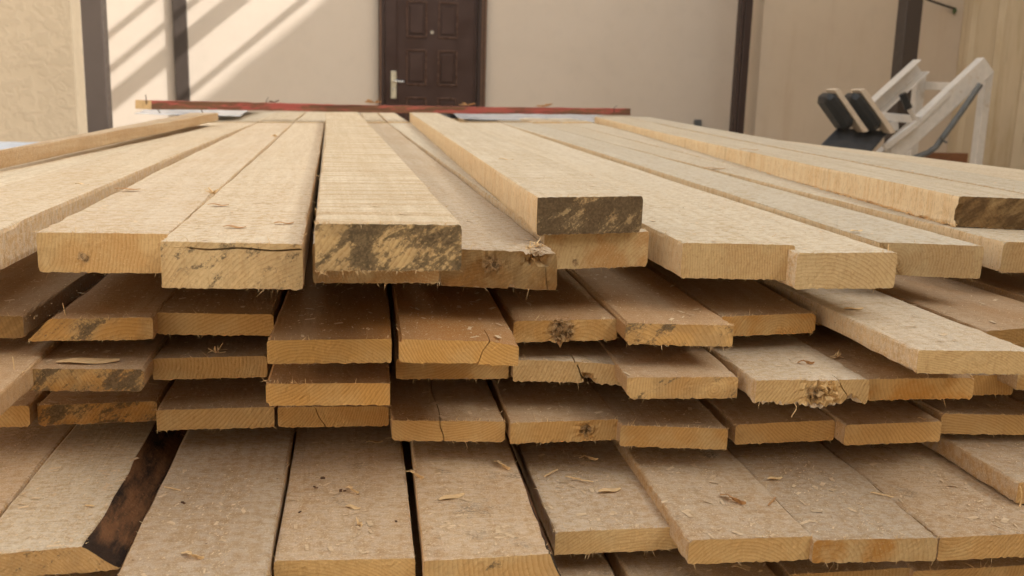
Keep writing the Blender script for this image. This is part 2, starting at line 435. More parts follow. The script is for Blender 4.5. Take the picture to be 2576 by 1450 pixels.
# stained side wall with its vertical ridges
xs = 5.603
verts, faces = [], []
ys = np.linspace(-8.0, WR + 0.4, 300)
p_ = on_depth(680, 117, WY); HB = p_[2] + (5.62 - p_[0]) * 0.83      # its eaves throw the long diagonal shade on the back wall
prof = [xs + 0.012 * max(0, math.cos((y) * 2 * math.pi / 0.42)) ** 6 * -3.0 for y in ys]
for y, x in zip(ys, prof): verts += [(x - xs, y, 0.003), (x - xs, y, HB)]
n0 = len(verts)
for i in range(len(ys) - 1): faces.append((2 * i, 2 * i + 1, 2 * i + 3, 2 * i + 2))
verts += [(0.2, ys[0], 0.003), (0.2, ys[0], HB), (0.2, ys[-1], 0.003), (0.2, ys[-1], HB)]
faces += [(0, n0, n0 + 1, 1), (n0, n0 + 2, n0 + 3, n0 + 1), (n0 - 2, n0 - 1, n0 + 3, n0 + 2)]
faces.append(tuple([1 + 2 * i for i in range(len(ys))] + [n0 + 3, n0 + 1]))
sw = mesh_obj('side_wall', verts, faces, M_SIDEW, loc=(xs, 0, 0))
tag(sw, 'yellowish side wall at the far right, with dark vertical stains and ridges', 'wall')
w = MB((0, -3.4, 0)); w.box((-3.0, -3.9, 0.003), (5.595, -3.4, 5.0))  # added out of view to hold back sky light from behind the camera
tag(w.build('light_block_wall', M_WALLR), 'plain beige wall of the house behind the viewer, outside the picture', 'wall')
w = MB((-6.5, 0, 0)); w.box((-6.8, -6.0, 0.003), (-6.5, 6.99, 6.0))  # added out of view to throw sunlight back from the left
tag(w.build('bounce_wall', M_WALLR), 'sunlit cream wall along the left side of the yard, outside the picture', 'wall')
BX = -1.765
w = MB((-3.5, 7.0, 0)); w.box((-5.6, 7.0, 0.003), (BX, 7.25, 4.0))
tag(w.build('textured_wall', M_TAN), 'tan wall with embossed swirling plaster at the left edge of the yard', 'wall')

# door
def build_door():
    x0, x1 = 0.283, 1.229
    R = empty('panel_door', ((x0 + x1) / 2, WY - 0.02, 0)); tag(R, 'dark brown six-panel door with a pale brass handle plate', 'door')
    org = ((x0 + x1) / 2, WY - 0.02, 0)
    top = 2.06
    f = MB(org)
    f.box((x0, WY - 0.055, 0.005), (x0 + 0.05, WY - 0.003, top + 0.05), 0.006)
    f.box((x1 - 0.075, WY - 0.055, 0.005), (x1, WY - 0.003, top + 0.05), 0.006)
    f.box((x0 + 0.052, WY - 0.055, top), (x1 - 0.077, WY - 0.003, top + 0.05), 0.006)
    fr = f.build('door_frame', M_DOORF, R)
    t = MB(org)
    for xa in (x0 + 0.010, x1 - 0.045, x1 - 0.020): t.box((xa, WY - 0.066, 0.01), (xa + 0.012, WY - 0.056, top + 0.04), 0.003)
    t.build('trim', plain('brown_trim', (0.17, 0.095, 0.06), 0.35), fr)
    lx0, lx1 = x0 + 0.053, x1 - 0.08
    leaf = MB(org); leaf.box((lx0, WY - 0.022, 0.01), (lx1, WY - 0.003, top - 0.003), 0.0)
    # stiles
    leaf.box((lx0 + 0.105, WY - 0.030, 0.011), (lx0 + 0.118, WY - 0.023, top - 0.004), 0.003)
    leaf.box((lx1 - 0.030, WY - 0.030, 0.011), (lx1 - 0.018, WY - 0.023, top - 0.004), 0.003)
    lf = leaf.build('door_leaf', M_DOOR, R)
    cols = [(0.523, 0.705), (0.800, 0.975)]
    rows = [(1.445, 1.755), (1.035, 1.345), (0.62, 0.935), (0.2, 0.52)]
    hl = plain('panel_moulding', (0.10, 0.055, 0.04), 0.28)
    for (a, b) in rows:
        for (c, d) in cols:
            p = MB(org)
            p.box((c + 0.03, WY - 0.034, a + 0.035), (d - 0.03, WY - 0.023, b - 0.035), 0.009)
            po = p.build('door_panel', M_DOOR, R)
            q = MB(org)
            y0, y1 = WY - 0.033, WY - 0.0225
            q.box((c, y0, a), (c + 0.014, y1, b), 0.005); q.box((d - 0.014, y0, a), (d, y1, b), 0.005)
            q.box((c + 0.015, y0, a), (d - 0.015, y1, a + 0.014), 0.005); q.box((c + 0.015, y0, b - 0.014), (d - 0.015, y1, b), 0.005)
            q.build('moulding', hl, po)
    h = MB(org); h.box((0.388, WY - 0.036, 0.915), (0.440, WY - 0.0225, 1.155), 0.006)
    ho = h.build('handle_plate', M_GOLD, R)
    k = MB(org); k.tube([(0.414, WY - 0.037, 1.068), (0.414, WY - 0.07, 1.068), (0.430, WY - 0.078, 1.068), (0.50, WY - 0.078, 1.064)], 0.0085)
    k.build('handle', M_STEEL, ho, smooth=True)
    k = MB(org); k.tube([(0.414, WY - 0.037, 1.0), (0.414, WY - 0.046, 1.0)], 0.012); k.build('keyhole', M_STEEL, ho, smooth=True)
    e = MB(org); e.tube([(0.748, WY - 0.0225, 1.495), (0.748, WY - 0.034, 1.495)], 0.016); e.build('peephole', M_STEEL, R, smooth=True)
build_door()

# posts
def post(name, x, y, wx, wy, top, label, side=True):
    R = empty(name, (x, y, 0)); tag(R, label, 'post', 'brown steel posts of the canopy')
    p = MB((x, y, 0)); p.box((x - wx / 2, y - wy / 2, 0.012), (x + wx / 2, y + wy / 2, top), 0.005); p.build('shaft', M_BROWN, R)
    b = MB((x, y, 0)); b.box((x - wx * .9, y - wy * .48, 0.002), (x + wx * .9, y + wy * .48, 0.011)); b.build('base_plate', M_BROWN, R)
    return R
post("steel_post", -1.435, 6.2, 0.118, 0.12, 3.2, 'wider brown square post, left of the two standing near the sunlit wall')
post('steel_post', -1.372, WY - 0.026, 0.112, 0.044, 3.2, 'slimmer brown post right of its twin, behind the left end of the red batten')
post('steel_post', float(on_depth(2276, 150, 6.95)[0]) , 6.95, 0.128, 0.13, 3.2, 'brown post standing behind the white exercise machine')
R = empty('corner_post', (3.60, WY - 0.4, 0)); tag(R, 'dark brown corner post with a pale seam, right of the grey socket', 'post')
xa = on_depth(1838, 340, WR - 0.04)[0]; xb = on_depth(1880, 340, WR - 0.04)[0] - .055
p = MB(tuple(R.location)); p.box((xa + .03, WR - 0.10, 0.004), (xb - .005, WR - 0.004, 4.0), 0.006); p.build('shaft', M_DOORF, R)
p = MB(tuple(R.location)); p.box((xa + .012, WR - 0.07, 0.004), (xa + .028, WR - 0.004, 4.0), 0.002); p.build('seam_strip', plain('pale_seam', (0.22, 0.15, 0.12), 0.4), R)
p = MB(tuple(R.location)); p.box((xa - .006, WR - 0.09, 0.004), (xa + .010, WR - 0.004, 4.0), 0.003); p.build('edge_trim', M_DOORF, R)

# canopy above (just out of view): its roof and beams cast the shade on wall and lumber
CR = empty('canopy', (3.0, 4.0, 3.2)); tag(CR, 'brown steel canopy over the yard whose beams throw diagonal shadows on the cream wall', 'canopy')
ZR = 3.3; SL = 0.83
def shadow_x(px, py):                       # where a beam at roof height must run for its shadow to pass here
    p = on_depth(px, py, WY); return p[0] + (ZR - p[2]) / SL
for px, py, wd, y0 in ((437, 119, 0.15, 6.9), (325, 38, 0.016, 7.1), (378, 84, 0.016, 7.1), (608, 118, 0.022, 7.1)):
    x = shadow_x(px, py)
    c = MB((3.0, 4.0, 3.2)); c.box((x - wd / 2, y0, ZR - 0.06), (x + wd / 2, WY - 0.003, ZR)); c.build('purlin', M_BROWN, CR)
c = MB((3.0, 4.0, 3.2)); c.box((-1.55, 6.14, ZR - 0.1), (-0.7, 6.26, ZR)); c.build('cross_beam', M_BROWN, CR)

# socket, cable
p = on_depth(1753, 316, WY)
s_ = MB(tuple(p)); s_.box((p[0] - .034, WY - 0.035, p[2] - .06), (p[0] + .034, WY - 0.002, p[2] + .055), 0.006)
tag(s_.build('wall_socket', M_BOX), 'small dark grey socket low on the wall left of the corner post', 'socket')
CB = empty('cable', tuple(on_depth(2400, 20, WR - 0.03))); tag(CB, 'black cable sloping down to a green clip near the stained side wall', 'cable')
o_ = tuple(CB.location)
c = MB(o_); c.tube([on_depth(2250, -42, WR - 0.3), on_depth(2335, 0, WR - 0.2), on_depth(2375, 14, WR - 0.1), on_depth(2401, 22, WR - 0.02)], 0.010); c.build('wire', M_CABLE, CB, smooth=True)
c = MB(o_); c.tube([on_depth(2401, 20, WR - 0.02), on_depth(2402, 28, WR - 0.02), on_depth(2400, 36, WR - 0.02)], [0.012, 0.02, 0.006], 8); c.build('clip', M_GREEN, CB)

# ------------------------------------------------------------------ boards
BOARDS = []
NU, NV = 40, 8
YS = np.array([0, .0015, .004, .008, .014, .022, .032, .045, .06, .08, .105, .135, .17, .21, .26, .32, .4, .5, .62, .78, 1.0])

def board(label, near, H, t, vp=870, L=3.4, far=None, H2=None, farY=None, row=None, tone=0.0, endtone=0.3, stain=0.0,
          dirt=0.0, dust=0.35, band=0.0, mould=0.0, pith=None, knot=(0, 0, 0), mods=(), bow=None, crook=None, name='plank', waney=None,
          lit_edge=0.0, group=None, fuzz=1.0, nu=NU, far_detail=False, chamfer=None):
    xl, yl, xr, yr = near
    Hl, Hr = H if isinstance(H, tuple) else (H, H)
    NL, NR = on_height(xl, yl, Hl), on_height(xr, yr, Hr)
    if far is not None:
        FL, FR = on_depth(far[0], far[1], farY), on_depth(far[2], far[3], farY)
    else:
        hy = 206 + 0.0282 * (vp - 870)
        d = ray(vp, hy); d = d / np.linalg.norm(d); d[2] = 0
        dz = 0 if H2 is None else (Hl - H2)
        FL = NL + d * L + np.array([0, 0, dz]); FR = NR + d * L + np.array([0, 0, dz])
        FL[1] = FR[1] = (FL[1] + FR[1]) / 2
    mid = (FL + FR) / 2 - (NL + NR) / 2
    Lm = float(np.linalg.norm(mid)); ay = mid / Lm
    ax = np.array([ay[1], -ay[0], 0.0]); ax /= np.linalg.norm(ax)
    az = np.cross(ax, ay)
    B = np.stack([ax, ay, az])               # world -> local rows
    loc = lambda p: B @ (p - NL)
    nl, nr, fl, fr = loc(NL), loc(NR), loc(FL), loc(FR)
    W = float(nr[0] - nl[0])
    # perimeter of the section: top (u 0->1), right (v 0->1), bottom, left
    us = np.linspace(0, 1, nu + 1)
    for m in mods:
        if m[0] == 'crack':                 # ('crack', u, depth, length on top, slant, half width)
            hw = m[5] if len(m) > 5 else 0.006
            us = np.sort(np.unique(np.concatenate([us[np.abs(us - m[1]) > hw * 1.3], [m[1] - hw, m[1], m[1] + hw]])))
    vs = np.linspace(0, 1, NV + 1)
    for m in mods:
        if m[0] == 'hcrack':
            vs = np.sort(np.concatenate([vs[np.abs(vs - m[1]) > 0.06], [m[1] - 0.022, m[1], m[1] + 0.022]]))
    ys = YS if Lm > 1.3 else YS * (Lm / 1.3) 
    ys = np.concatenate([ys, np.linspace(ys[-1], Lm, 14)[1:]]) if Lm > ys[-1] + .05 else ys * (Lm / ys[-1])
    nuu, nvv = len(us), len(vs)
    per = [(u, 0.0) for u in us] + [(1.0, v) for v in vs[1:]] + [(u, 1.0) for u in us[::-1][1:]] + [(0.0, v) for v in vs[::-1][1:-1]]
    P = len(per)
    pu = np.array([p[0] for p in per]); pv = np.array([p[1] for p in per])
    U = np.tile(pu, len(ys)); V = np.tile(pv, len(ys)); Yp = np.repeat(ys, P)
    # front cap interior
    iu, iv = np.meshgrid(np.arange(1, nuu - 1), np.arange(1, nvv - 1), indexing='ij')
    U = np.concatenate([U, us[iu.ravel()]]); V = np.concatenate([V, vs[iv.ravel()]]); Yp = np.concatenate([Yp, np.zeros(iu.size)])
    s = Yp / Lm
    def lerp(a, b, k): return a[None, :] * (1 - k)[:, None] + b[None, :] * k[:, None]
    left = lerp(nl, fl, s); right = lerp(nr, fr, s)
    Pt = left * (1 - U)[:, None] + right * U[:, None]
    # section
    Z = -t * V
    X = Pt[:, 0]; Yc = Pt[:, 1]; Z = Z + Pt[:, 2]
    # gentle bow and crook plus sawing unevenness
    bw = bow if bow is not None else RNG.uniform(-0.004, 0.004)
    ck = crook if crook is not None else RNG.uniform(-0.002, 0.002)
    Z += bw * np.sin(np.pi * s) ; X += ck * np.sin(np.pi * s)
    ph = RNG.uniform(0, 6, 6)
    wav = 0.0003 * np.sin(Yp * 21 + ph[0]) + 0.00015 * np.sin(Yp * 60 + ph[1] + U * 2)
    Z += np.where(V < .5, wav, -wav * .6)
    X += (0.0003 * np.sin(Yp * 17 + ph[2]) + 0.0002 * np.sin(Yp * 51 + ph[3])) * np.where((U < .01) | (U > .99), 1, 0)
    # ragged cut: ripple of the front face and its edges
    n0 = np.exp(-Yp / 0.004)
    Yc += n0 * (0.0005 * np.sin(U * 5 + ph[4]) + 0.0002 * np.sin(U * 17 + ph[5] + V * 3)) + n0 * RNG.normal(0, 0.00022, len(U))
    top = V < 0.001; bot = V > 0.999
    rough = RNG.normal(0, 0.00026, len(U))
    Z += np.where(top, -np.abs(rough) * 1.2, 0) * (0.35 + n0) + np.where(bot, rough * 1.8, 0) * (0.35 + n0)
    # worn arrises
    for cu in (0.0, 1.0):
        cor = np.abs(U - cu) < 1e-6
        for cv in (0.0, 1.0):
            k = cor & (np.abs(V - cv) < 1e-6)
            r = np.abs(RNG.normal(0.0010, 0.0005, k.sum()))
            X[k] += r * (1 if cu == 0 else -1); Z[k] += r * (-1 if cv == 0 else 1)
    if chamfer:                             # ((u side, v side), size) rounded corner
        for (cu, cv, r) in chamfer:
            dxm = np.abs(U - cu) * W; dzm = np.abs(V - cv) * t
            k = (dxm < r) & (dzm < r)
            a = r - dxm; b = r - dzm
            dd = np.sqrt(a * a + b * b); over = np.maximum(0, dd - r)
            X[k] += ((1 if cu == 0 else -1) * (a / np.maximum(dd, 1e-6)) * over)[k]
            Z[k] += ((-1 if cv == 0 else 1) * (b / np.maximum(dd, 1e-6)) * over)[k]
    if waney:                               # (side, inset at the top, exponent): bark edge slopes inwards to the top
        side, ins, pw = waney
        dx = ins * (1 - V) ** pw
        wv = 1 + 0.05 * np.sin(Yp * 15 + ph[0]) + 0.03 * np.sin(Yp * 47 + ph[1])
        if side > 0: X -= dx * wv * np.clip((U - 0.45) / 0.55, 0, 1)
        else: X += dx * wv * np.clip((0.55 - U) / 0.55, 0, 1)
    for m in mods:
        if m[0] == 'crack':
            u0, dep, ltop, slant = m[1:5]
            hw = m[5] if len(m) > 5 else 0.006
            wgt = np.exp(-((U - u0) / 0.10) ** 2)
            X += wgt * W * (slant * (V - 0.5) + 0.006 * np.sin(V * 7 + u0 * 20)) * np.exp(-Yp / .3)
            onl = np.abs(U - u0) < hw * 0.5
            Yc[onl & (Yp < 1e-6) & (V > .001)] += dep
            if ltop > 0:
                k = onl & top & (Yp < ltop)
                Z[k] -= 0.009 * (1 - Yp[k] / ltop) + 0.002
                X += np.where(top, wgt * W * 0.01 * np.sin(Yp * 40), 0)
        elif m[0] == 'hcrack':
            v0, dep, ua, ub = m[1:5]
            k = (np.abs(V - v0) < 0.01) & (U > ua) & (U < ub) & (Yp < 1e-6)
            Yc[k] += dep * np.sqrt(np.clip((U[k] - ua) / (ub - ua), 0, 1))
            near0 = (np.abs(V - v0) < .05) & (Yp < 1e-6)
            Z[near0] += 0.0012 * np.sin(U[near0] * 14)
        elif m[0] == 'lump':                # rough knot: ('lump', u, v, radius m, amp)
            u0, v0, rr, amp = m[1:5]
            dd = np.sqrt(((U - u0) * W) ** 2 + ((V - v0) * t) ** 2 + (Yp * 0.7) ** 2)
            wgt = np.exp(-(dd / rr) ** 2)
            nz_ = RNG.normal(0, 1, (len(U), 3))
            Yc += wgt * amp * nz_[:, 0]; Z += wgt * amp * 0.5 * nz_[:, 1] - wgt * amp * (0.9 if v0 > .6 else -0.0)
            X += wgt * amp * 0.25 * nz_[:, 2]
        elif m[0] == 'broken':              # part of the end torn away: ('broken', u0, u1, v0, v1, depth)
            u0, u1, v0, v1, dep = m[1:6]
            k = (U >= u0) & (U <= u1) & (V >= v0) & (V <= v1)
            fac = np.exp(-Yp / (dep * .6))
            Yc[k] += (dep * fac * (0.75 + 0.25 * RNG.random(len(U))))[k]
            Z[k] -= (0.006 * fac * RNG.random(len(U)))[k]
        elif m[0] == 'bite':                # chunk torn out of the end: ('bite', u, v, ru, rv, depth)
            u0, v0, ru, rv, dep = m[1:6]
            jag = 1 + .35 * np.sin(U * 90 + V * 17) * RNG.random(len(U))
            ww = np.clip(1 - ((U - u0) / ru) ** 2 * jag - ((V - v0) / rv) ** 2 * jag, 0, 1) ** .5
            fac = np.clip(1 - Yp / (dep * 1.3), 0, 1)
            Yc += dep * ww * fac * (0.7 + 0.3 * RNG.random(len(U)))
            Z -= ww * fac * 0.010 * (0.5 + 0.5 * RNG.random(len(U))) * (V < .5)
            Z += ww * fac * 0.008 * (0.5 + 0.5 * RNG.random(len(U))) * (V > .6)
        elif m[0] == 'step':                # end cut in two planes: ('step', u0, setback)
            u0, dep = m[1:3]
            k = (U < u0)
            Yc[k] += dep * np.exp(-Yp[k] / .05)
        elif m[0] == 'droop':               # ('droop', u0, drop): top falls towards one corner near the end
            u0, dr, ly = m[1:4]
            k = (U - u0) / (1 - u0) if dr > 0 else (u0 - U) / u0
            Z -= abs(dr) * np.clip(k, 0, 1) * np.exp(-Yp / ly) * (1 - V * .6)
        elif m[0] == 'fray':                # ragged lower edge
            amp = m[1]
            k = (V > .8) & (Yp < 0.02)
            Z[k] += amp * (RNG.random(len(U))[k] - .6)
        elif m[0] == 'sidefray':            # ragged lower left edge along the board
            amp = m[1]
            k = (U < .001) & (V > .75)
            Z[k] += amp * (RNG.random(len(U))[k] - .5); X[k] -= amp * RNG.random(len(U))[k] * .6
    verts = np.stack([X, Yc, Z], 1)
    faces = []; fm = []
    nt = nuu - 1; ns = nvv - 1
    seg = [0] * nt + [2] * ns + [0] * nt + [3] * ns
    for j in range(len(ys) - 1):
        a = j * P
        for i in range(P):
            k = (i + 1) % P
            faces.append((a + i, a + k, a + P + k, a + P + i)[::-1])
            fm.append(seg[i] if seg[i] != 3 else 2)
            if waney:
                if waney[0] > 0 and seg[i] == 2: fm[-1] = 3
                if waney[0] < 0 and seg[i] == 3: fm[-1] = 3
    base = len(ys) * P
    def vid(i, k):
        if k == 0: return i
        if i == nuu - 1: return nt + k
        if k == nvv - 1: return nt + ns + (nuu - 1 - i)
        if i == 0: return P - k
        return base + (i - 1) * (nvv - 2) + (k - 1)
    for i in range(nuu - 1):
        for k in range(nvv - 1):
            faces.append((vid(i, k), vid(i + 1, k), vid(i + 1, k + 1), vid(i, k + 1))[::-1]); fm.append(1)
    last = (len(ys) - 1) * P
    faces.append(tuple(last + i for i in range(P))); fm.append(1)
    me = bpy.data.meshes.new(name)
    me.from_pydata(verts.tolist(), [], faces)
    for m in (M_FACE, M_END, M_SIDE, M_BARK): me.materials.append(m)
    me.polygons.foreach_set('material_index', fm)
    me.update()
    o = bpy.data.objects.new(name, me)
    o.matrix_world = Matrix(((ax[0], ay[0], az[0], NL[0]), (ax[1], ay[1], az[1], NL[1]), (ax[2], ay[2], az[2], NL[2]), (0, 0, 0, 1)))
    link(o)
    tag(o, label, 'plank', group)
    o['tone'] = float(tone); o['endtone'] = float(endtone); o['stain'] = float(stain); o['dirt'] = float(dirt)
    o['dust'] = float(dust); o['band'] = float(band); o['mould'] = float(mould); o['lit_edge'] = float(lit_edge)
    if pith is None: pith = (RNG.uniform(-.05, W + .05), RNG.uniform(-.12, .05), RNG.uniform(.0035, .0055))
    o['pith'] = [float(k) for k in pith]; o['knot'] = [float(k) for k in knot]
    # fibres torn up along the cut edges
    if fuzz > 0:
        fv, ff = [], []
        fuzz *= float(RNG.choice([.25, .5, .8, 1.2])); cl_ = RNG.random(6)
        nfib = int(130 * fuzz)
        for q in range(nfib):
            r_ = RNG.random()
            u = RNG.random() if RNG.random() < .4 else float(np.clip(cl_[RNG.integers(0, 6)] + RNG.normal(0, .04), 0, 1))
            if r_ < .45: p = np.array([u * W, 0.0005, 0.0]); d = np.array([RNG.normal(0, .6), -RNG.random() * .5 + .2, RNG.random() + .25])
            elif r_ < .8: p = np.array([u * W, 0.0005, -t]); d = np.array([RNG.normal(0, .5), -RNG.random() * .5, -RNG.random() - .2])
            else:
                sx = RNG.integers(0, 2); p = np.array([sx * W, RNG.random() ** 2 * .5, -t * (RNG.random() < .3)])
                d = np.array([(1 if sx else -1) * (RNG.random() + .1), RNG.normal(0, .7), RNG.random() * .9])
            skew = (nr[1] - nl[1]) * p[0] / max(W, 1e-3)
            p[1] += skew; p[2] += (nr[2] * p[0] / W)
            if waney and p[0] > .5 * W and p[2] > -t / 2: p[0] -= waney[1]
            d /= np.linalg.norm(d); ln = RNG.uniform(.0014, .0050) * (1.8 if RNG.random() < .12 else 1)
            sd = np.cross(d, RNG.normal(0, 1, 3)); sd /= np.linalg.norm(sd); wd = RNG.uniform(.0002, .0005)
            bend = RNG.normal(0, .3, 3) * ln
            k = len(fv)
            p = p - d * .001
            fv += [p - sd * wd, p + sd * wd, p + d * ln * .6 + bend + sd * wd * .7, p + d * ln * .6 + bend - sd * wd * .7, p + d * ln + bend * 2.2]
            ff += [(k, k + 1, k + 2, k + 3), (k + 3, k + 2, k + 4)]
        fo = mesh_obj('wood_fibres', fv, ff, M_CHIP, parent=o); fo['kind'] = 'stuff'
    BOARDS.append(dict(o=o, W=W, nl=nl, nr=nr, row=row, t=t, ax=ax, ay=ay, az=az, NL=NL, H=Hl, L=Lm))
    return o

TA, TB = 0.049, 0.029
JY = 4.62
gA = 'thick planks of the top layer'
gT = 'loose planks lying on top of the top layer'

# --- row A: thick planks, near section
A = dict(t=TA, group=gA, row='A', farY=JY, dust=0.7)
board('leftmost thick plank of the top layer, beside the loose batten, running out of frame', (-790, 588, -424, 588), .184, far=(478, 309, 560, 309), **A)
board('thick plank at left whose near end passes out of frame, its pale right edge showing', (-423, 594, -40, 594), .181, far=(560, 308.5, 646, 308.5), tone=.16, endtone=.2, **{**A, 'farY': JY})
board('thick plank end at left with a small dark torn knot near its lower left corner', (91, 584, 424, 588), .186, far=(647, 309.5, 737, 309.5), tone=.26, endtone=.35, pith=(-.035, -.01, .0042), knot=(.053, -.030, .006), mods=(('lump', .34, .62, .006, .002),), **A)
board('thick plank with a long horizontal split under its top edge and grey mould spots', (403, 607, 761, 614), .184, far=(739, 309, 816, 309), stain=.42, tone=.10, endtone=.1, pith=(.2, -.16, .0052),
      mods=(('hcrack', .14, .018, .18, .99),), band=.25, **{**A, 't': .054, 'bow': -.003})
board('thick plank tucked under the big moulded plank, only a strip of its end showing', (786, 611, 1106, 613), .189, far=(818, 309, 893, 309), endtone=.6, dirt=.15, **A)
board('thick plank with a broken splintered corner and dark cracked knot in its end', (1111, 624, 1404, 636), .203, far=(893, 309, 974, 309), tone=.34, endtone=.8, dirt=.6, knot=(.062, -.018, .012),
      mods=(('bite', .87, 0, .11, .36, .030), ('bite', .62, 1.0, .03, .10, .006), ('lump', .45, .35, .014, .003), ('lump', .75, .1, .012, .0035), ('crack', .90, .004, 0, .06, .003)), pith=(.02, .06, .004), band=.1, **A)
board('thick plank set back beneath the loose plank with the black-stained end', (1370, 588, 1633, 582), (.190), far=(975, 309, 1066, 309), endtone=.55, knot=(.045, -.040, .005), pith=(.19, -.09, .005), **A)
board('thick plank right of centre with clean straight end grain and lit left edge', (1718, 610, 2001, 616), .199, far=(1068, 309, 1180, 309), lit_edge=.6, endtone=.15, pith=(-.3, -.05, .0036), **A)
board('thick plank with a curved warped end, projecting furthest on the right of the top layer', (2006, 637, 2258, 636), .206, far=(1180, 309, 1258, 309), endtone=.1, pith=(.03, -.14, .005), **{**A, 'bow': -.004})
board('thick plank with a heart-centre end and dark radial crack, right of the warped one', (2222, 610, 2476, 620), .212, far=(1259, 309, 1338, 309), endtone=.2, pith=(.018, -.028, .0042), knot=(.015, -.040, .004), stain=.05, lit_edge=.8,
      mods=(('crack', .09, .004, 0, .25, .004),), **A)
board('thick plank at the right edge of the frame below the loose dark-ended plank', (2526, 608, 2790, 616), .216, far=(1339, 309, 1413, 309), lit_edge=.7, endtone=.2, **A)
board('thick plank mostly hidden beyond the right frame edge in the top layer', (2740, 640, 3010, 648), .222, far=(1414, 309, 1488, 309), endtone=.2, **A)

# --- beyond the joint: a second set of planks butted end to end
gF = 'short plank ends butted behind the top layer'
fx = [(484, 559, 'leftmost'), (562, 645, 'second from the left'), (648, 736, 'third from the left'), (739, 815, 'just left of the big central plank'),
      (920, 971, 'just right of the big central plank'), (976, 1029, 'left of the loose plank with the black-stained end'), (1183, 1257, 'first right of the black-stained loose plank'),
      (1260, 1336, 'partly under the milky plastic'), (1340, 1411, 'under the plastic near the frayed loose plank'), (1414, 1490, 'rightmost, beside the frayed loose plank')]
for (x0, x1, ds) in fx:
    p = on_depth(x0, 307.0, JY + .012); q = on_depth(x1, 307.0, JY + .012)
    jit = RNG.uniform(-.003, .004)
    Hp, Hq = 1.05 - p[2] + jit, 1.05 - q[2] + jit
    hl = on_height(x0, 306.6, Hp); hr = on_height(x1, 306.6, Hq)
    board('pale plank beyond the cross joint, ' + ds, (x0, 306.8, x1, 306.8), (Hp, Hq), TA, vp=870, L=1.5, group=gF, row='F', dust=.4, fuzz=0, nu=8)

# --- loose planks on top (A+)
T = dict(t=TA, group=gT, row='T')
board('big loose plank in the centre with grey mouldy end and wavy saw bands', (792, 562, 1163, 564), .140, far=(819, 282, 899, 282), farY=4.66, stain=.78, endtone=0.0, band=.6, dust=.15,
      pith=(-.2, .16, .0052), **{**T, 'crook': .004, 'bow': -.002})
board('loose plank right of centre with a black-stained end and bright left edge', (1353, 497, 1619, 494), .140, far=(1030, 283, 1101, 284), farY=4.75, lit_edge=.6, stain=.95, dirt=.42, endtone=0.2, band=.2, dust=.4,
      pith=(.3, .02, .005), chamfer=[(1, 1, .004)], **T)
board('loose plank at right with frayed yellow left edge and dark dirty notched end', (2413, 493, 2652, 502), .160, far=(1496, 293, 1566, 293), farY=4.75, lit_edge=.9, dirt=.85, stain=.5, dust=.4,
      mods=(('sidefray', .004), ('broken', 0, .04, .3, .75, .008)), **{**T, 't': .053, 'bow': -.006, 'crook': .004})
FRAYED = BOARDS[-1]
board('loose plank behind the frayed one at right, running out of the frame', (2660, 501, 2905, 511), .160, far=(1567, 293, 1636, 295), farY=4.75, dust=.5, **T)
board('outermost loose plank along the right rim of the stack, in front of the machine', (2912, 509, 3160, 500), .160, far=(1650, 321, 1722, 325), farY=float(on_height(1690, 323, .158)[1]), dust=.5, **T)
board('narrow loose batten along the left rim of the stack', (-262, 428, -250, 424), .150, far=(478, 284, 549, 284), farY=4.3, dust=.2, tone=.45, **{**T, 't': .034, 'nu': 12, 'crook': 0.0, 'bow': 0.0})  # tone browns the batten in place of shade on its right side

def fringe(b, n, length, ymax, label=None):
    fv, ff = [], []
    for q in range(n):
        y = RNG.random() ** 1.1 * ymax; cl = .5 + .5 * math.sin(y * 21) * math.sin(y * 47 + 1)
        k0 = y / b['L']
        nlz = b['nl'][2] * (1 - k0)
        p = np.array([0.0005, y, -b['t'] + RNG.uniform(0, .004)]) 
        d = np.array([-RNG.random() * .7 - .1, RNG.normal(0, .9), -RNG.random() * .9 + .1]); d /= np.linalg.norm(d)
        ln = length * RNG.uniform(.3, 1.0) * (.5 + cl); sd = np.cross(d, RNG.normal(0, 1, 3)); sd /= np.linalg.norm(sd)
        w_ = RNG.uniform(.0006, .0018); bend = RNG.normal(0, .25, 3) * ln; k = len(fv)
        fv += [p - sd * w_, p + sd * w_, p + d * ln * .6 + bend + sd * w_ * .7, p + d * ln * .6 + bend - sd * w_ * .7, p + d * ln + bend * 1.6]
        ff += [(k, k + 1, k + 2, k + 3), (k + 3, k + 2, k + 4)]
    o = mesh_obj('torn_fringe', fv, ff, M_FRINGE, parent=b['o']); o['kind'] = 'stuff'
M_FRINGE = chip_mat('torn_fibre', (0.80, 0.58, 0.32), (0.66, 0.42, 0.20))
fringe(FRAYED, 900, .011, 1.9)

# --- row B1
g1 = 'boards of the second row from the top'
B = dict(t=TB, group=g1, row='B1', tone=.75, dust=.3)
board('second row board at the left edge with dark muddy end, gap to its right', (-290, 790, 57, 795), .300, vp=924, dirt=.7, **B)
board('board in the second row with slanted left edge, end half dark and half orange', (66, 802, 384, 799), .300, vp=900, stain=.45, endtone=.9, dirt=.25, waney=(-1, .028, 1.0), **B)
board('clean board in the second row under the plank with the horizontal split', (390, 787, 688, 791), .301, vp=900, endtone=.35, pith=(.2, -.25, .0045), **B)
board('orange-brown board in the second row, centre, left of the warped-edge board', (672, 857, 986, 853), .300, vp=926, endtone=.45, pith=(.05, -.12, .0035), **{**B, 'tone': 1.0, 'dust': .05})
board('orange-brown board in the second row, centre, with its right corner split down', (1004, 853, 1306, 860), .300, vp=915, endtone=.4, pith=(.16, .06, .0036), mods=(('crack', .70, .007, .05, -.10, .004), ('droop', .70, .005, .06)),
      chamfer=[(0, 0, .004)], **{**B, 'tone': .95, 'dust': .08})
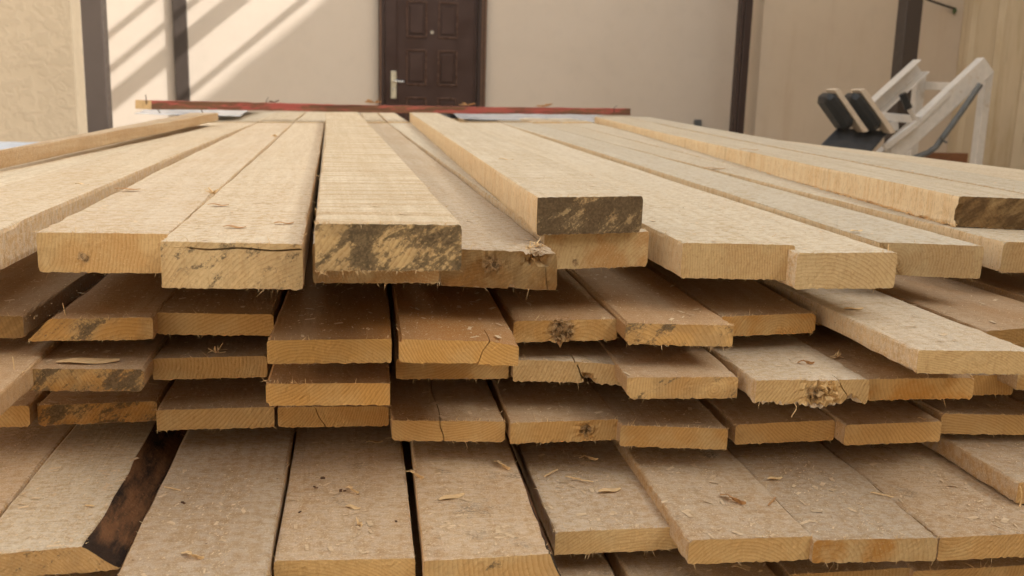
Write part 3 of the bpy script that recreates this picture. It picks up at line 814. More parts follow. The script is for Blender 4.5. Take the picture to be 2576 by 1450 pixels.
board('board in the second row with a dark rotten knot hole in its end', (1292, 808, 1554, 803), .304, vp=934, endtone=.6, knot=(.066, -.014, .020), mods=(('lump', .46, .5, .015, .005), ('lump', .46, 1.0, .008, .004)), dirt=.15, **B)
board('board in the second row with black streaky mould, right of the rotten knot', (1574, 812, 1846, 819), .297, vp=950, stain=.55, endtone=.3, chamfer=[(0, 1, .008), (0, 0, .003)], **B)
board('shaded board in the second row, set back with a rounded right corner', (1815, 796, 2054, 788), .303, vp=1000, endtone=.8, chamfer=[(1, 0, .008), (1, 1, .004)], **{**B, 'tone': .65})
board('long board at right of the second row projecting far over the others, left edge lit', (2311, 881, 2604, 885), .298, vp=848, endtone=.0, pith=(-.02, -.22, .0032), **{**B, 'tone': .2, 'dust': .5})
board('set back board at the right edge of the second row with a mossy dark end', (2484, 832, 2745, 815), .305, vp=850, dirt=.45, **B)
board('deeply shaded board beyond the right edge in the second row', (2790, 815, 3060, 812), .305, vp=880, **B)
board('board of the second row hidden in shadow under the heart-centre plank', (2060, 770, 2290, 770), .306, vp=930, **B)

# --- row B2
g2 = 'boards of the third row from the top'
B = dict(t=TB, group=g2, row='B2', tone=.62, dust=.4)
board('board at the left frame edge in the third row, only its pale right side showing', (-330, 1040, -60, 1040), .352, vp=880, **B)
board('board in the third row at left with brown and black stained end grain', (53, 927, 362, 929), .358, vp=860, stain=.7, dirt=.22, endtone=.9, chamfer=[(1, 1, .010), (1, 0, .003)], pith=(.25, .12, .0042), **B)
board('board in the third row carrying a tuft of shavings at its front edge', (383, 903, 671, 896), .362, vp=900, endtone=.35, stain=.06, **B)
board('reddish-topped board in the third row directly below the orange-brown one', (669, 964, 982, 964), .362, vp=900, endtone=.55, pith=(-.03, .10, .004), chamfer=[(0, 1, .006)], **{**B, 'tone': .9, 'dust': .1})
board('board in the third row pressed right under the split-corner board', (997, 902, 1281, 902), .362, vp=900, endtone=.45, pith=(.01, .10, .0036), **{**B, 'tone': .6})
board('board in the third row with a deep ragged crack through its end', (1292, 905, 1572, 914), .360, vp=920, endtone=.1, pith=(-.25, .12, .0045), mods=(('crack', .60, .016, .035, .10, .007), ('fray', .003), ('bite', .66, 1.0, .07, .42, .020), ('droop', .64, .004, .05)), **{**B, 'tone': .25})
board('third row board with dark mould along its lower right and a waney left edge', (1578, 949, 1858, 948), .358, vp=1000, stain=.50, endtone=.45, chamfer=[(0, 1, .011)], **B)
board('board in the third row with a crumbling knot and frayed hanging lower edge', (1903, 957, 2188, 955), .356, vp=862, endtone=0.05, knot=(.078, -.018, .010), mods=(('lump', .58, .75, .020, .0055), ('fray', .007), ('bite', .84, 1.0, .07, .25, .012), ('crack', .78, .010, .02, .12, .006)),
      pith=(-.2, .14, .004), **{**B, 'tone': .2, 'dust': .55})
board('orange-ended board in the third row beside the crumbling knot', (2172, 954, 2452, 951), .363, vp=900, endtone=1.0, **{**B, 'tone': .65})
board('set back board in the third row near the right edge, end in shade', (2300, 945, 2554, 943), .372, vp=920, endtone=.7, **B)
board('board poking in at the right edge of the third row with an orange side', (2563, 930, 2830, 930), .352, vp=900, endtone=.8, **{**B, 'tone': .4})

board('third row board just outside the right frame edge', (2836, 935, 3100, 935), .356, vp=900, **B)

# --- row B3
g3 = 'boards of the fourth row from the top'
B = dict(t=TB, group=g3, row='B3', tone=.6, dust=.45)
board('board at the left edge of the fourth row with curved yellow end grain', (-220, 1020, 72, 1021), .430, vp=880, endtone=.3, pith=(.03, -.10, .0045), chamfer=[(1, 1, .004)], **B)
board('board at left in the fourth row with dark blotches over slanted grain', (94, 1019, 395, 1009), .433, vp=880, stain=.55, endtone=.9, dirt=.15, pith=(-.3, .22, .0045), **{**B, 'tone': .65})
board('clean bright-ended board in the fourth row at left, sloping slightly', (393, 1032, 690, 1024), .435, vp=890, endtone=.2, pith=(-.1, .16, .005), **B)
board('board in the fourth row with a short vertical crack, under the reddish board', (699, 1024, 979, 1022), .432, vp=900, endtone=.4, mods=(('crack', .37, .010, 0, .10, .004),), pith=(-.02, .02, .0034), **B)
board('board in the fourth row with a crack running up its top and end', (986, 1057, 1271, 1060), .436, vp=880, endtone=.25, mods=(('crack', .44, .012, .30, .04, .004),), pith=(.07, .10, .0036), chamfer=[(1, 1, .004), (0, 1, .003)], **B)
board('board in the fourth row with a crumbly pale knot toward its right', (1285, 1064, 1558, 1055), .433, vp=920, endtone=.3, knot=(.104, -.013, .009), mods=(('lump', .70, .5, .012, .0036),), pith=(-.3, .1, .004), **B)
board('board in the fourth row with a curved grey bark line, orange right half', (1562, 1070, 1832, 1079), .434, vp=960, endtone=.6, pith=(-.3, .2, .004), **B)
board('board in the fourth row with fine slanted rings, lit left edge, under the crumbling knot', (1851, 1068, 2102, 1057), .438, vp=900, endtone=.15, pith=(.2, .14, .004), **B)
board('board in the fourth row beside it with coarse slanted rings and lit left edge', (2128, 1070, 2370, 1060), .436, vp=905, endtone=.15, pith=(.3, .18, .0048), **B)
board('board at the right edge of the fourth row, resting higher than its neighbour', (2369, 1041, 2640, 1046), .432, vp=880, endtone=.05, pith=(.0, -.2, .004), chamfer=[(0, 0, .004)], **B)

board('fourth row board just outside the right frame edge', (2646, 1046, 2915, 1050), .434, vp=900, **B)

# --- row C
g4 = 'boards of the wide fifth row near the bottom'
B = dict(t=TB, group=g4, row='C', tone=.44, dust=.8)
board('board at the left frame edge of the fifth row, its top only partly in view', (-400, 1362, -60, 1357), .500, vp=928, **B)
board('board in the fifth row with a dark sloping bark edge on its right', (-85, 1399, 300, 1371), .500, vp=905, stain=.38, endtone=.35, waney=(1, .036, .9), **{**B, 'tone': .14})
board('broad board in the fifth row reaching below the frame, right of the bark edge', (266, 1500, 664, 1490), .503, vp=900, **B)
board('board in the fifth row strewn with dark bark crumbs, narrow gap on its left', (689, 1410, 1045, 1405), .507, vp=905, endtone=.1, pith=(.02, -.15, .004), mould=.5, **B)
board('board in the fifth row with a thin reddish bark strip along its right edge', (1066, 1412, 1416, 1392), .500, vp=935, stain=.2, endtone=.3, waney=(1, .014, .7), mould=.6, **B)
board('board in the fifth row, set back, with arched rings in its end', (1397, 1340, 1707, 1325), .512, vp=925, endtone=.1, pith=(.11, -.14, .0038), **B)
board('grey-smudged board in the fifth row with dark arched rings at centre', (1734, 1361, 2045, 1349), .496, vp=935, endtone=.1, pith=(.07, -.075, .0042), mould=1.0, **B)
board('board in the fifth row with a strong orange patch on its end', (2048, 1359, 2360, 1352), .497, vp=965, endtone=1.0, **B)
board('board in the fifth row at lower right with mould patches on its top', (2364, 1354, 2685, 1338), .505, vp=960, endtone=.25, mould=1.0, **B)
board('board resting higher at the right edge above the fifth row, with lit left side', (2562, 1214, 2842, 1216), .474, vp=900, **B)

board('fifth row board just outside the lower right frame edge', (2690, 1337, 3000, 1325), .505, vp=950, **B)

# --- row D, bottom of the frame
g5 = 'boards of the sixth row cut by the lower frame edge'
B = dict(t=TB, group=g5, row='D', tone=.55, dust=.5)
board('dark board of the sixth row glimpsed through the gap left of the crumb-strewn board', (300, 1600, 690, 1590), .575, vp=890, **B)
board('board of the sixth row seen at the bottom between two gapped boards', (700, 1560, 1060, 1552), .572, vp=890, **B)
board('board of the sixth row at the bottom just right of the reddish bark strip', (1250, 1490, 1566, 1480), .570, vp=900, mould=.6, **B)
board('board of the sixth row under the arched-ring board, end below the frame', (1600, 1484, 1978, 1474), .570, vp=900, mould=.6, **B)
board('board of the sixth row at the bottom whose end top just shows', (1984, 1446, 2290, 1428), .572, vp=920, **B)
board('board of the sixth row at lower right with its front edge in view', (2298, 1437, 2600, 1422), .572, vp=940, **B)
board('board of the sixth row hidden under the bark-edged board at lower left', (-110, 1600, 292, 1600), .575, vp=890, **B)
board('board of the sixth row at the extreme lower left corner of the stack', (-520, 1600, -116, 1600), .575, vp=890, **B)
board('board of the sixth row in the lower right corner', (2604, 1440, 2900, 1432), .574, vp=940, **B)

for i in range(13):                         # seventh row, seen only as darkness through the gaps above it
    xw = -.85 + .152 * i
    pa = RM @ (np.array([xw, 1.0, .418]) - CAM); pb = RM @ (np.array([xw + .148, 1.0, .418]) - CAM)
    board('shadowed board of the seventh row, glimpsed only through gaps at the bottom of the stack', (CX + F * pa[0] / pa[2], CY + F * pa[1] / pa[2], CX + F * pb[0] / pb[2], CY + F * pb[1] / pb[2]), .632, vp=880, t=TB, group='boards of the seventh row in shadow', row='E', tone=.6, nu=10, fuzz=0)

# ------------------------------------------------------------------ sawdust on the boards
def sawdust(rows, per, ymax, label, size=(.0005, .0016)):
    V, Fc = [], []
    for b in BOARDS:
        if b['row'] not in rows: continue
        n = per
        u = RNG.random(n); y = RNG.random(n) ** 1.2 * ymax
        for i in range(n):
            x = u[i] * b['W'] * .97 + .002
            if b['o'].data.name.startswith('plank') and x > b['W'] - .038 and b['row'] == 'C': x *= .7
            yy = y[i] + .002 + max(0, (b['nr'][1]) * u[i], 0)
            zz = b['nr'][2] * u[i] + .0002
            a = RNG.uniform(0, math.pi); l = RNG.uniform(*size) * (4.5 if RNG.random() < .05 else 1); w_ = l * RNG.uniform(.18, .5)
            ca, sa = math.cos(a), math.sin(a)
            hh = RNG.uniform(0, .0008)
            base = b['NL'] + b['ax'] * x + b['ay'] * yy + b['az'] * zz
            P = [(-l, -w_, 0), (l, -w_, hh), (l, w_, hh * 1.6), (-l, w_, .0004)]
            k = len(V)
            for (px, py, pz) in P:
                V.append(base + b['ax'] * (px * ca - py * sa) + b['ay'] * (px * sa + py * ca) + b['az'] * (pz + .0003))
            Fc.append((k, k + 1, k + 2, k + 3))
    o = mesh_obj('sawdust', V, Fc, M_DUST); tag(o, label, 'sawdust', kind='stuff')
sawdust(('C',), 1100, .55, 'fine pale sawdust sprinkled over the fifth row boards')
sawdust(('B1', 'B2', 'B3', 'D'), 260, .35, 'thin sprinkling of sawdust on the shaded middle rows')
sawdust(('A', 'T'), 160, .5, 'scattered sawdust specks on the top planks')

# ------------------------------------------------------------------ shavings
SH = []
def surf(px, py, H): return on_height(px, py, H)

def ribbon(path, width, th, twist=0.0):
    """thin curled strip with real thickness along a path of local points"""
    path = [np.array(p, float) for p in path]; n = len(path)
    V, Fc = [], []
    for i, p in enumerate(path):
        d = path[min(i + 1, n - 1)] - path[max(i - 1, 0)]; d /= np.linalg.norm(d)
        s0 = np.cross(d, (0, 0, 1)); 
        if np.linalg.norm(s0) < 1e-3: s0 = np.array([1, 0, 0.])
        s0 /= np.linalg.norm(s0); u0 = np.cross(s0, d)
        a = twist * i / n; sd = s0 * math.cos(a) + u0 * math.sin(a); up = np.cross(sd, d)
        wv = width[i] if isinstance(width, (list, tuple)) else width
        for q in (-1, 1):
            for r in (-1, 1): V.append(p + sd * wv / 2 * q + up * th / 2 * r)
    for i in range(n - 1):
        a = i * 4; b = a + 4
        Fc += [(a, a + 2, b + 2, b), (a + 1, b + 1, b + 3, a + 3), (a, b, b + 1, a + 1), (a + 2, a + 3, b + 3, b + 2)]
    Fc += [(0, 1, 3, 2), ((n - 1) * 4, (n - 1) * 4 + 2, (n - 1) * 4 + 3, (n - 1) * 4 + 1)]
    return V, Fc

def shaving(kind, px, py, H, ang, size, label, mat=None, cat='wood shaving', lift=0.0):
    c = surf(px, py, H); mat = mat or M_CHIP
    a = math.radians(ang); dx, dy = math.cos(a), math.sin(a)
    V, Fc = [], []
    def put(v, f):
        k = len(V); V.extend(v); Fc.extend([tuple(i + k for i in q) for q in f])
    rr = np.random.default_rng(int(px * 7 + py))
    L = size
    if kind == 'stick':
        n = 7; path = [(dx * L * (i / (n - 1) - .5), dy * L * (i / (n - 1) - .5), .0012 + lift * i / n + rr.normal(0, .0002)) for i in range(n)]
        put(*ribbon(path, [.0012, .0022, .0024, .0022, .0024, .0018, .0008], .0010))
    elif kind == 'leaf':
        n = 9; path = [(dx * L * (i / (n - 1) - .5), dy * L * (i / (n - 1) - .5), .0010 + .0012 * math.sin(i * .8)) for i in range(n)]
        put(*ribbon(path, [.0006 + .30 * L * math.sin(math.pi * min(1, (i + .3) / n)) ** .8 for i in range(n)], .0006))
    elif kind == 'curl':
        n = 14; path = []
        for i in range(n):
            k = i / (n - 1); r = .0016 + .0030 * math.sin(k * 5)
            path.append((dx * L * (k - .5) - dy * r * math.sin(k * 9), dy * L * (k - .5) + dx * r * math.sin(k * 9), .0022 + .0026 * (1 - math.cos(k * 8)) * (.6 + lift * 60)))
        put(*ribbon(path, [L * .06 + L * .17 * math.sin(math.pi * (i + .5) / n) for i in range(n)], .0005, 1.6))
        p0 = np.array(path[4])
        put(*ribbon([p0, p0 + (dy * .003, -dx * .003, .002), p0 + (dy * .008 + dx * .002, -dx * .008, .0015)], [.002, .0016, .0004], .0004))
    elif kind == 'tuft':
        for j in range(9):
            an = rr.uniform(0, 2 * math.pi); el = rr.uniform(.2, 1.2); l = L * rr.uniform(.4, .8)
            d = np.array([math.cos(an) * math.cos(el), math.sin(an) * math.cos(el), math.sin(el)])
            m = d * l * .5 + rr.normal(0, .001, 3); e = d * l + rr.normal(0, .0025, 3); e[2] = max(.0005, e[2]); m[2] = max(.0005, m[2])
            put(*ribbon([(0, 0, .0006), m, e], [.0022, .0026, .0006], .0005, .8))
    elif kind == 'crumb':
        for j in range(3):
            o3 = rr.normal(0, L * .3, 3); o3[2] = 0
            mb = MB(); ex = np.array([L * .4, 0, 0]); mb.obox(o3 + (0, 0, L * .17), (L * .38 * dx, L * .38 * dy, 0), (-L * .2 * dy, L * .2 * dx, .0003), (0, 0, L * .14), L * .08)
            put(mb.v, mb.f)
    elif kind == 'thread':            # hangs down from an edge
        n = 10; path = [(.004 * math.sin(i * .5) + dx * L * .25 * (i / n) ** 2, -.004, -L * i / (n - 1)) for i in range(n)]
        put(*ribbon(path, [.0016] * 7 + [.0012, .001, .0006], .0009))
    elif kind == 'upright':
        n = 5; path = [(dx * L * .5 * i / n, -.001, L * i / (n - 1)) for i in range(n)]
        put(*ribbon(path, [.002, .002, .0018, .0014, .0006], .0008))
    o = mesh_obj('wood_shaving' if cat == 'wood shaving' else ('bark_crumb' if cat == 'bark crumb' else 'splinter'), V, Fc, mat, loc=tuple(c + (0, 0, .0008)))
    tag(o, label, cat, 'shavings and splinters lying on the boards')
    return o

HC = .505
sh = shaving
sh('curl', 1044, 1200, .501, -50, .034, 'pale curled shaving bridging the narrow gap right of the crumb-strewn board')
sh('curl', 1263, 1176, .500, -60, .036, 'upright-looking curl near the right edge of the bark-strip board')
sh('leaf', 1136, 1253, .500, 25, .036, 'flat leaf-shaped flake on the middle of the bark-strip board')
sh('stick', 1386, 1193, .510, 45, .034, 'pale straight splinter leaning up-right on the arched-ring board', cat='splinter')
sh('stick', 1457, 1209, .510, -35, .040, 'yellow thick splinter crossing the middle of the arched-ring board', cat='splinter')
sh('leaf', 1533, 1236, .510, 12, .032, 'thin pale sliver lying across the arched-ring board near its right side')
sh('curl', 1481, 1159, .510, -20, .026, 'small curl in the shade at the back of the arched-ring board')
sh('curl', 887, 1239, .507, -50, .026, 'curled shaving at the centre of the crumb-strewn board')
sh('leaf', 888, 1279, .507, -25, .020, 'small flake just below the curl on the crumb-strewn board')
sh('tuft', 905, 1322, .507, 60, .008, 'tiny tuft of fibres on the lower part of the crumb-strewn board')
sh('leaf', 942, 1114, .507, 5, .024, 'flat shaving in shade at the back of the crumb-strewn board')
sh('curl', 485, 1405, .503, -30, .030, 'orange-tipped curl on the broad board near the bottom left')
sh('stick', 434, 1233, .503, -32, .026, 'two-tone splinter in the middle of the broad board right of the bark edge', cat='splinter')
sh('stick', 226, 1276, .500, -20, .012, 'tiny splinter on the board with the dark bark edge', cat='splinter')
for (px, py, s_, lb) in ((815, 1207, .009, 'upper long dark bark crumb on the left of the crumb-strewn board'), (793, 1229, .007, 'small dark bark crumb just below the long one'),
                         (757, 1291, .006, 'lone black crumb on the lower left of the crumb-strewn board'), (858, 1238, .008, 'reddish bark crumbs left of the central curl'),
                         (995, 1314, .005, 'red-brown crumb near the right edge of the crumb-strewn board'), (460, 1268, .007, 'dark crumb on the broad board below its splinter'),
                         (2157, 1217, .007, 'brown crumb at the back of the orange-patched board'), (1072, 1183, .005, 'dark speck near the curl at the narrow gap')):
    sh('crumb', px, py, .503, 10, s_ * .62, lb, mat=M_DARKB, cat='bark crumb')
sh('curl', 1843, 1262, .496, -55, .038, 'brown rolled shaving on the grey-smudged board', mat=M_CHIPB)
sh('stick', 1942, 1265, .496, 48, .030, 'brown splinter right of the rolled shaving on the grey-smudged board', mat=M_CHIPB, cat='splinter')
sh('leaf', 1949, 1206, .496, 8, .022, 'pale thin sliver at the back seam of the grey-smudged board')
sh('stick', 2219, 1248, .497, -38, .028, 'pale yellow splinter near the right side of the orange-patched board', cat='splinter')
sh('leaf', 1880, 1433, .571, -30, .036, 'pale flake in the dark at the very bottom, right of centre')
sh('tuft', 687, 1432, .56, 20, .020, 'torn splinter bundle caught in the gap at the bottom left of centre', cat='splinter')
sh('leaf', 2319, 1056, .434, -15, .012, 'small white flake at the front edge of the coarse-ringed board in the fourth row')
sh('tuft', 543, 890, .361, 70, .024, 'fluffy tuft of shavings at the front edge in the third row, left of centre')
sh('leaf', 222, 911, .357, 3, .075, 'long thin pale strip lying on the stained board in the third row')
sh('upright', 41, 955, .365, 100, .028, 'pale splinter standing at the left frame edge in the third row', cat='splinter')
sh('upright', 166, 795, .300, 115, .016, 'bent fibre standing on the half-dark board at left in the second row', cat='splinter')
sh('leaf', 2147, 779, .298, 8, .032, 'flat pale flake on the long projecting board at right')
sh('tuft', 2106, 901, .362, 30, .018, 'spiky pale shavings between two boards right of the frayed knot board')
sh('curl', 2027, 919, .357, -10, .022, 'brown little curl on top of the crumbling-knot board', mat=M_CHIPB)
sh('thread', 1993, 1012, .386, -40, .020, 'thin curved thread of wood hanging under the crumbling-knot board', cat='splinter')
sh('thread', 2561, 1222, .478, -60, .045, 'long pale thread hanging from the higher board at the right edge', cat='splinter')
sh('leaf', 2154, 583, .208, 25, .028, 'pale sliver on the seam beside the heart-centre plank')
sh('leaf', 321, 478, .183, 5, .040, 'brown-edged flake on the left thick plank with the torn knot', mat=M_CHIPB)
sh('leaf', 549, 518, .184, 5, .030, 'flake at the back of the split plank left of centre', mat=M_CHIPB)
sh('leaf', 590, 574, .184, -5, .028, 'brown shaving near the front of the split plank', mat=M_CHIPB)
sh('leaf', 714, 564, .184, 18, .026, 'brown shaving at the front right of the split plank', mat=M_CHIPB)
sh('tuft', 540, 490, .184, 60, .022, 'bristling pale splinters on the left edge of the split plank', cat='splinter')
sh('curl', 690, 345, .186, 70, .040, 'standing curl far back on the seam left of the central plank')
sh('leaf', 1798, 425, .200, 0, .060, 'brown strip at the foot of the frayed loose plank', mat=M_CHIPB)
sh('leaf', 1884, 378, .150, 0, .055, 'thin brown sliver on top of the frayed loose plank', mat=M_CHIPB)
sh('leaf', 1273, 403, .140, -10, .030, 'orange flake on the loose plank with the black-stained end')
sh('leaf', 207, 466, .183, -20, .026, 'pale flake at the left, on the plank that runs out of frame')
sh('tuft', 1352, 622, .203, 30, .016, 'raw splinters sticking up at the broken corner of the thick plank', cat='splinter')
sh('tuft', 1330, 628, .203, 200, .012, 'small torn splinters left of the broken corner', cat='splinter')
sh('upright', 2233, 634, .207, 95, .010, 'tiny upright splinter where the warped plank meets the heart-centre plank', cat='splinter')

# ------------------------------------------------------------------ red batten across the far end
def batten():
    y = 4.72
    a = on_depth(381, 276, y); b = on_depth(1586, 291, y + .03)
    a2 = on_depth(381, 255, y); b2 = on_depth(1586, 275.5, y + .03)
    R = empty('red_batten', tuple((a + b) / 2)); tag(R, 'weathered red-painted batten laid across the far end of the planks', 'batten')
    o = np.array(R.location)
    n = 60; V, Fc = [], []
    for i in range(n + 1):
        k = i / n
        p = a * (1 - k) + b * k; q = a2 * (1 - k) + b2 * k
        p = p + np.array([0, 0, .002 * math.sin(k * 9) + RNG.normal(0, .0006)]); q = q + np.array([0, 0, .0025 * math.sin(k * 7 + 1) + RNG.normal(0, .0008)])
        dp = np.array([0, .055, 0]) + (np.array([-.085, .02, 0]) if i == 0 else 0)
        V += [p - o, p + dp - o, q + dp - o, q - o]
    for i in range(n):
        s_ = i * 4
        for j in range(4): Fc.append((s_ + j, s_ + (j + 1) % 4, s_ + 4 + (j + 1) % 4, s_ + 4 + j))
    Fc.append((0, 3, 2, 1)); Fc.append((n * 4, n * 4 + 1, n * 4 + 2, n * 4 + 3))
    fm = [0] * (n * 4) + [1, 0]
    m = mesh_obj('bar', V, Fc, [M_REDB, M_CUT], parent=R, fm=fm)
    for (px, py, lx, lz) in ((368, 256, -.002, .030), (670, 262, .010, .030), (1545, 277, .012, .02)):
        p = on_depth(px, py, y + .02)
        c = MB(tuple(o)); c.tube([p - (0, 0, .012), p + (0, 0, lz * .5), p + (lx, 0, lz)], .0022, 6); c.build('nail', M_NAIL, R)
    for (px, py, lx) in ((396, 275, .012), (505, 276, .012)):
        p = on_depth(px, py, y + .01)
        c = MB(tuple(o)); c.tube([p + (0, 0, .004), p + (lx * .5, 0, -.010), p + (lx, 0, -.018)], .0022, 6); c.build('nail', M_NAIL, R)
batten()
def far_tuft(px, py, L, label, mat=M_CHIPB, n=10):
    c = on_depth(px, py, 4.745); rr = np.random.default_rng(px); V, Fc = [], []
    for j in range(n):
        an = rr.uniform(0, 6.28); el = rr.uniform(0.05, .9); l = L * rr.uniform(.4, 1)
        d = np.array([math.cos(an) * math.cos(el) * 1.5, math.sin(an) * .3, math.sin(el) * .7])
        v, f = ribbon([(0, 0, 0), d * l * .5, d * l], [.006, .010, .002], .002, 1.0); k = len(V)
        V += v; Fc += [tuple(i + k for i in q) for q in f]
    tag(mesh_obj('wood_shaving', V, Fc, mat, loc=tuple(c)), label, 'wood shaving', 'shavings and splinters lying on the boards')
far_tuft(941, 259, .035, 'heap of brown shavings on the red batten in front of the door frame', n=16)
far_tuft(1177, 265, .035, 'small heap of shavings on the red batten below the door')
far_tuft(1368, 269, .040, 'flat shavings on the right half of the red batten')
far_tuft(690, 258, .025, 'dark twiggy splinter beside the bent nail on the red batten', mat=M_DARKB, n=5)

# ------------------------------------------------------------------ plastic sheets at the back
def sheet(x0, x1, y0, y1, z, amp, label, nx=70, ny=26, seed=1, mat=M_PLASTIC, name='plastic_sheet', drop=0.0):
    rr = np.random.default_rng(seed)
    ks = [(rr.uniform(5, 30), rr.uniform(5, 30), rr.uniform(0, 6), rr.uniform(.2, 1)) for _ in range(9)]
    V, Fc = [], []
    for j in range(ny + 1):
        for i in range(nx + 1):
            u, v = i / nx, j / ny
            x = x0 + (x1 - x0) * u; y = y0 + (y1 - y0) * v + .03 * math.sin(u * 11 + seed) * (1 - v)
            h = sum(a * abs(math.sin(kx * (u * (x1 - x0)) + ky * v * (y1 - y0) + p)) for kx, ky, p, a in ks) / 5
            V.append((x - x0, y - y0, amp * h * min(1, .15 + v * 1.8) - drop * (u if drop > 0 else 1 - u) ** 2))
    for j in range(ny):
        for i in range(nx):
            k = j * (nx + 1) + i; Fc.append((k, k + 1, k + nx + 2, k + nx + 1))
    o = mesh_obj(name, V, Fc, mat, loc=(x0, y0, z), smooth=True)
    sm = o.modifiers.new('thickness', 'SOLIDIFY'); sm.thickness = 0.0006
    tag(o, label, 'plastic sheet')
p0 = on_depth(1150, 300, 5.0); p1 = on_depth(1500, 304, 5.0)
sheet(p0[0], p1[0], 4.86, 6.0, p1[2] - .006, .042, 'milky plastic sheet crumpled beneath the right half of the red batten', seed=3)
sheet(.62, 1.42, 5.15, 6.2, .895, .02, 'fold of plastic film rising behind the plank ends at the right of the batten', seed=5)
p0 = on_depth(362, 296, 4.9)
sheet(p0[0] - .05, -.50, 4.9, 6.3, .87, .05, 'pale bluish plastic bunched under the left end of the red batten', seed=8)
# wrapped pile far left
PX = on_depth(-120, 350, 5.2)[0]; PX2 = on_depth(120, 352, 5.2)[0]
sheet(PX - .9, PX2 + .0, 5.0, 5.7, on_depth(60, 366, 5.2)[2] - .03, .02, 'pale blue plastic cover over something low beside the textured wall', seed=12, mat=M_COVER)
b_ = MB((PX, 5.3, 0)); b_.box((PX - .85, 5.05, .004), (PX2 - .05, 5.65, on_depth(60, 384, 5.2)[2] - .04), .02)
tag(b_.build('wrapped_pile', plain('grey_wrap', (0.35, 0.36, 0.38), .5)), 'low pale wrapped pile under the blue plastic beside the textured wall', 'pile')
# dark strip behind the planks
p0 = on_depth(1105, 292, 5.35); p1 = on_depth(1235, 290, 5.35)
sheet(p0[0], p1[0] + .05, 5.25, 5.9, p0[2] - .012, .03, 'dark strip glimpsed under the red batten right of centre', seed=20, mat=plain('near_black', (0.03, 0.03, 0.035), .5), name='dark_strip')

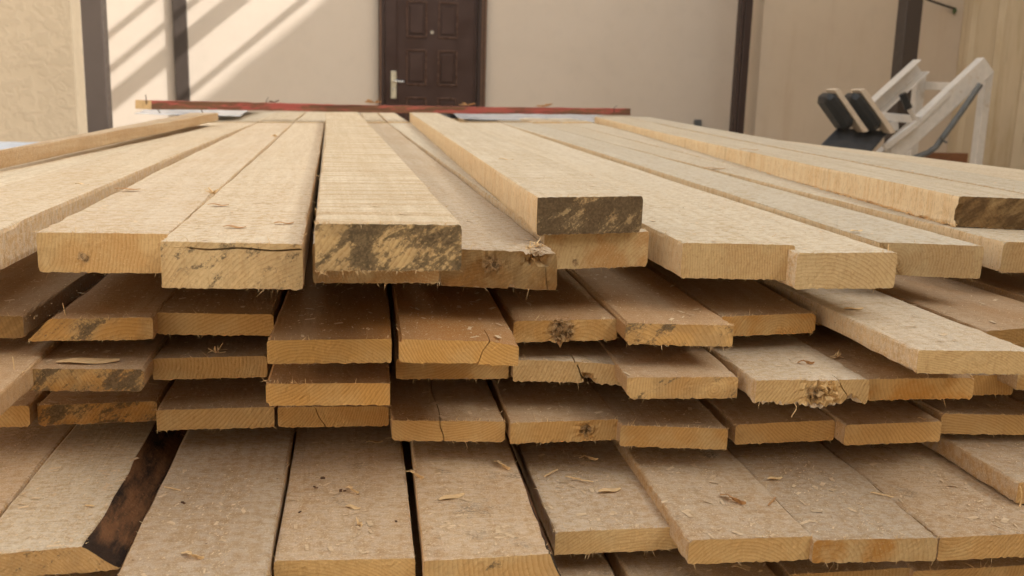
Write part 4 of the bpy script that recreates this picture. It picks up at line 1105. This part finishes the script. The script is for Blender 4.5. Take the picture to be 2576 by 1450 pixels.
# ------------------------------------------------------------------ exercise machine
def machine():
    yf, yr_ = 6.0, 6.45
    P = lambda x, y, d=yf: on_depth(1695.6 + x * .34180, y * .34180, d)     # from the enlarged photo
    org = P(1700, 1100); org[2] = 0
    R = empty('exercise_machine', tuple(org)); tag(R, 'white steel exercise machine with black shoulder pads and slanted rails by the right wall', 'exercise machine')
    o = tuple(org)
    def channel(p, q, w, h, th=.007):
        """C-section rail: web facing the viewer with flanges above and below"""
        p = np.array(p); q = np.array(q); d = (q - p) / np.linalg.norm(q - p); sd = np.array([0, 1.0, 0]); u = np.cross(sd, d); 
        if u[2] < 0: u = -u
        m = MB(o)
        m.obox((p + q) / 2 + sd * w / 2, (q - p) / 2, sd * th / 2, u * h / 2)
        for s_ in (-1, 1):
            m.obox((p + q) / 2 + u * s_ * (h / 2 + th / 2), (q - p) / 2, sd * w / 2, u * th / 2)
        return m
    # front rail extends to the floor
    a = P(2296, 478); b = P(1600, 1120); dirv = b - a; b2 = a + dirv * 1.75
    c = MB(o); c.bar(a, b2, .075, .128, up=(0, 1, 0) if False else (0, 0, 1), bev=.004); c.build('front_rail', M_WHITE, R)
    c = MB(o); c.bar(P(1990, 700) + (0, -.045, .01), P(1560, 1112) + (0, -.045, .01), .012, .03); c.build('rail_strip', M_WHITE, R)
    # rear rail, open channel
    a = P(1822, 486, yr_); b = P(1475, 800, yr_); dirv = b - a
    channel(a, a + dirv * 1.15, .10, .100).build('rear_rail', M_WHITE, R)
    # posts
    c = MB(o); t1 = P(2312, 540, 6.1); c.box((t1[0] - .025, 6.08, .004), (t1[0] + .028, 6.15, t1[2]), .003)
    c.build('front_post', M_WHITE, R)
    c = MB(o); t2 = P(1818, 560, yr_ + .1); c.box((t2[0] - .03, yr_ + .08, .004), (t2[0] + .03, yr_ + .15, t2[2]), .003); c.build('rear_post', M_WHITE, R)
    c = MB(o); c.bar(P(1840, 632, yr_ + .12), P(2060, 640, 6.25), .05, .055, bev=.003); c.build('upper_crossbar', M_WHITE, R)
    # lower carriage
    c = MB(o); c.bar(P(1455, 850, 6.1), P(1800, 885, 5.95), .06, .052, bev=.004); c.build('carriage_crossbar', M_WHITE, R)
    c = MB(o); c.bar(P(1460, 805, 6.08), P(1478, 870, 6.08), .03, .03); c.bar(P(1530, 945, 6.0), P(1640, 925, 6.0), .04, .06); c.build('carriage_bracket', M_WHITE, R)
    c = MB(o); c.bar(P(1790, 905, 5.92), P(1545, 1090, 5.92), .03, .04, bev=.003); c.build('carriage_slide', M_WHITE, R)
    # pads
    for (xa, ya, xb, yb) in ((1112, 712, 1262, 925), (1300, 712, 1462, 935)):
        A_, B_ = P(xa, ya, 5.86), P(xb, yb, 5.86)
        d = B_ - A_; L = np.linalg.norm(d); d /= L; sd = np.array([0, 1.0, 0]); u = np.cross(sd, d)
        c = MB(o); c.obox((A_ + B_) / 2 - u * .0, d * (L / 2 + .014), sd * .075, u * .046, .028); po = c.build('shoulder_pad', M_PAD, R, smooth=True)
        cc = (A_ + B_) / 2
        dirr = P((xa + xb) / 2 + 76, (ya + yb) / 2 - 18, 5.86) - cc; dirr /= np.linalg.norm(dirr)
        c = MB(o); c.obox(cc + dirr * .070 + d * .015, d * (L / 2 + .055), sd * .06, dirr * .019, .004); c.build('pad_board', M_PADC, po)
        for k in (.15, .5):
            e = A_ + d * L * k + dirr * .098
            c = MB(o); c.tube([e - dirr * .012, e + dirr * .004], .009, 8); c.build('bolt', M_STEEL, po)
    # back pad (parallelogram)
    q = [P(1210, 935, 5.9), P(1590, 962, 5.9), P(1395, 1190, 5.75), P(985, 1160, 5.75)]
    up = np.array([-.02, .06, -.06])
    V = [x - np.array(o) for x in q] + [x + up - np.array(o) for x in q]
    pad = mesh_obj('back_pad', V, [(0, 3, 2, 1), (4, 5, 6, 7), (0, 1, 5, 4), (1, 2, 6, 5), (2, 3, 7, 6), (3, 0, 4, 7)], M_PADG, parent=R)
    bv = pad.modifiers.new('soft_edge', 'BEVEL'); bv.width = .012; bv.segments = 3
    # handle with grip
    c = MB(o); c.tube([P(1790, 905, 5.95), P(1755, 850, 5.93), P(1715, 775, 5.9), P(1690, 700, 5.9)], .014); h = c.build('handle_bar', M_WHITE, R, smooth=True)
    c = MB(o); c.tube([P(1728, 798, 5.9), P(1712, 765, 5.9), P(1682, 690, 5.9)], .024); c.build('grip', M_PAD, h, smooth=True)
    # bent grey lever
    c = MB(o); c.tube([P(2255, 622, 5.9), P(2110, 830, 5.9), P(1965, 1030, 5.9), P(1925, 1085, 5.9), P(1870, 1125, 5.92), P(1770, 1165, 5.95), P(1600, 1240, 6.0)], .019); c.build('lever_tube', M_GREYP, R, smooth=True)
    c = MB(o); c.tube([P(1960, 1005, 5.87), P(1985, 1040, 5.87), P(2010, 1052, 5.87)], .007); c.build('lever_pin', M_GREYP, R)
    # foot
    c = MB(o); c.box((org[0] - .75, 5.9, .004), (org[0] + .75, 5.96, .06), .004); c.box((org[0] - .75, 6.5, .004), (org[0] + .75, 6.56, .06), .004); c.build('floor_frame', M_WHITE, R)
    p = P(1870, 1125, 6.7); q2 = P(2152, 1260, 6.7)
    b = MB(tuple(p)); b.box((p[0], 6.7, q2[2] - .1), (q2[0], 6.74, p[2]), .002)
    tag(b.build('brown_board', plain('brown_board_wood', (0.23, 0.10, 0.045), .6)), 'reddish-brown board edge behind the machine, low by the right wall', 'board')
machine()
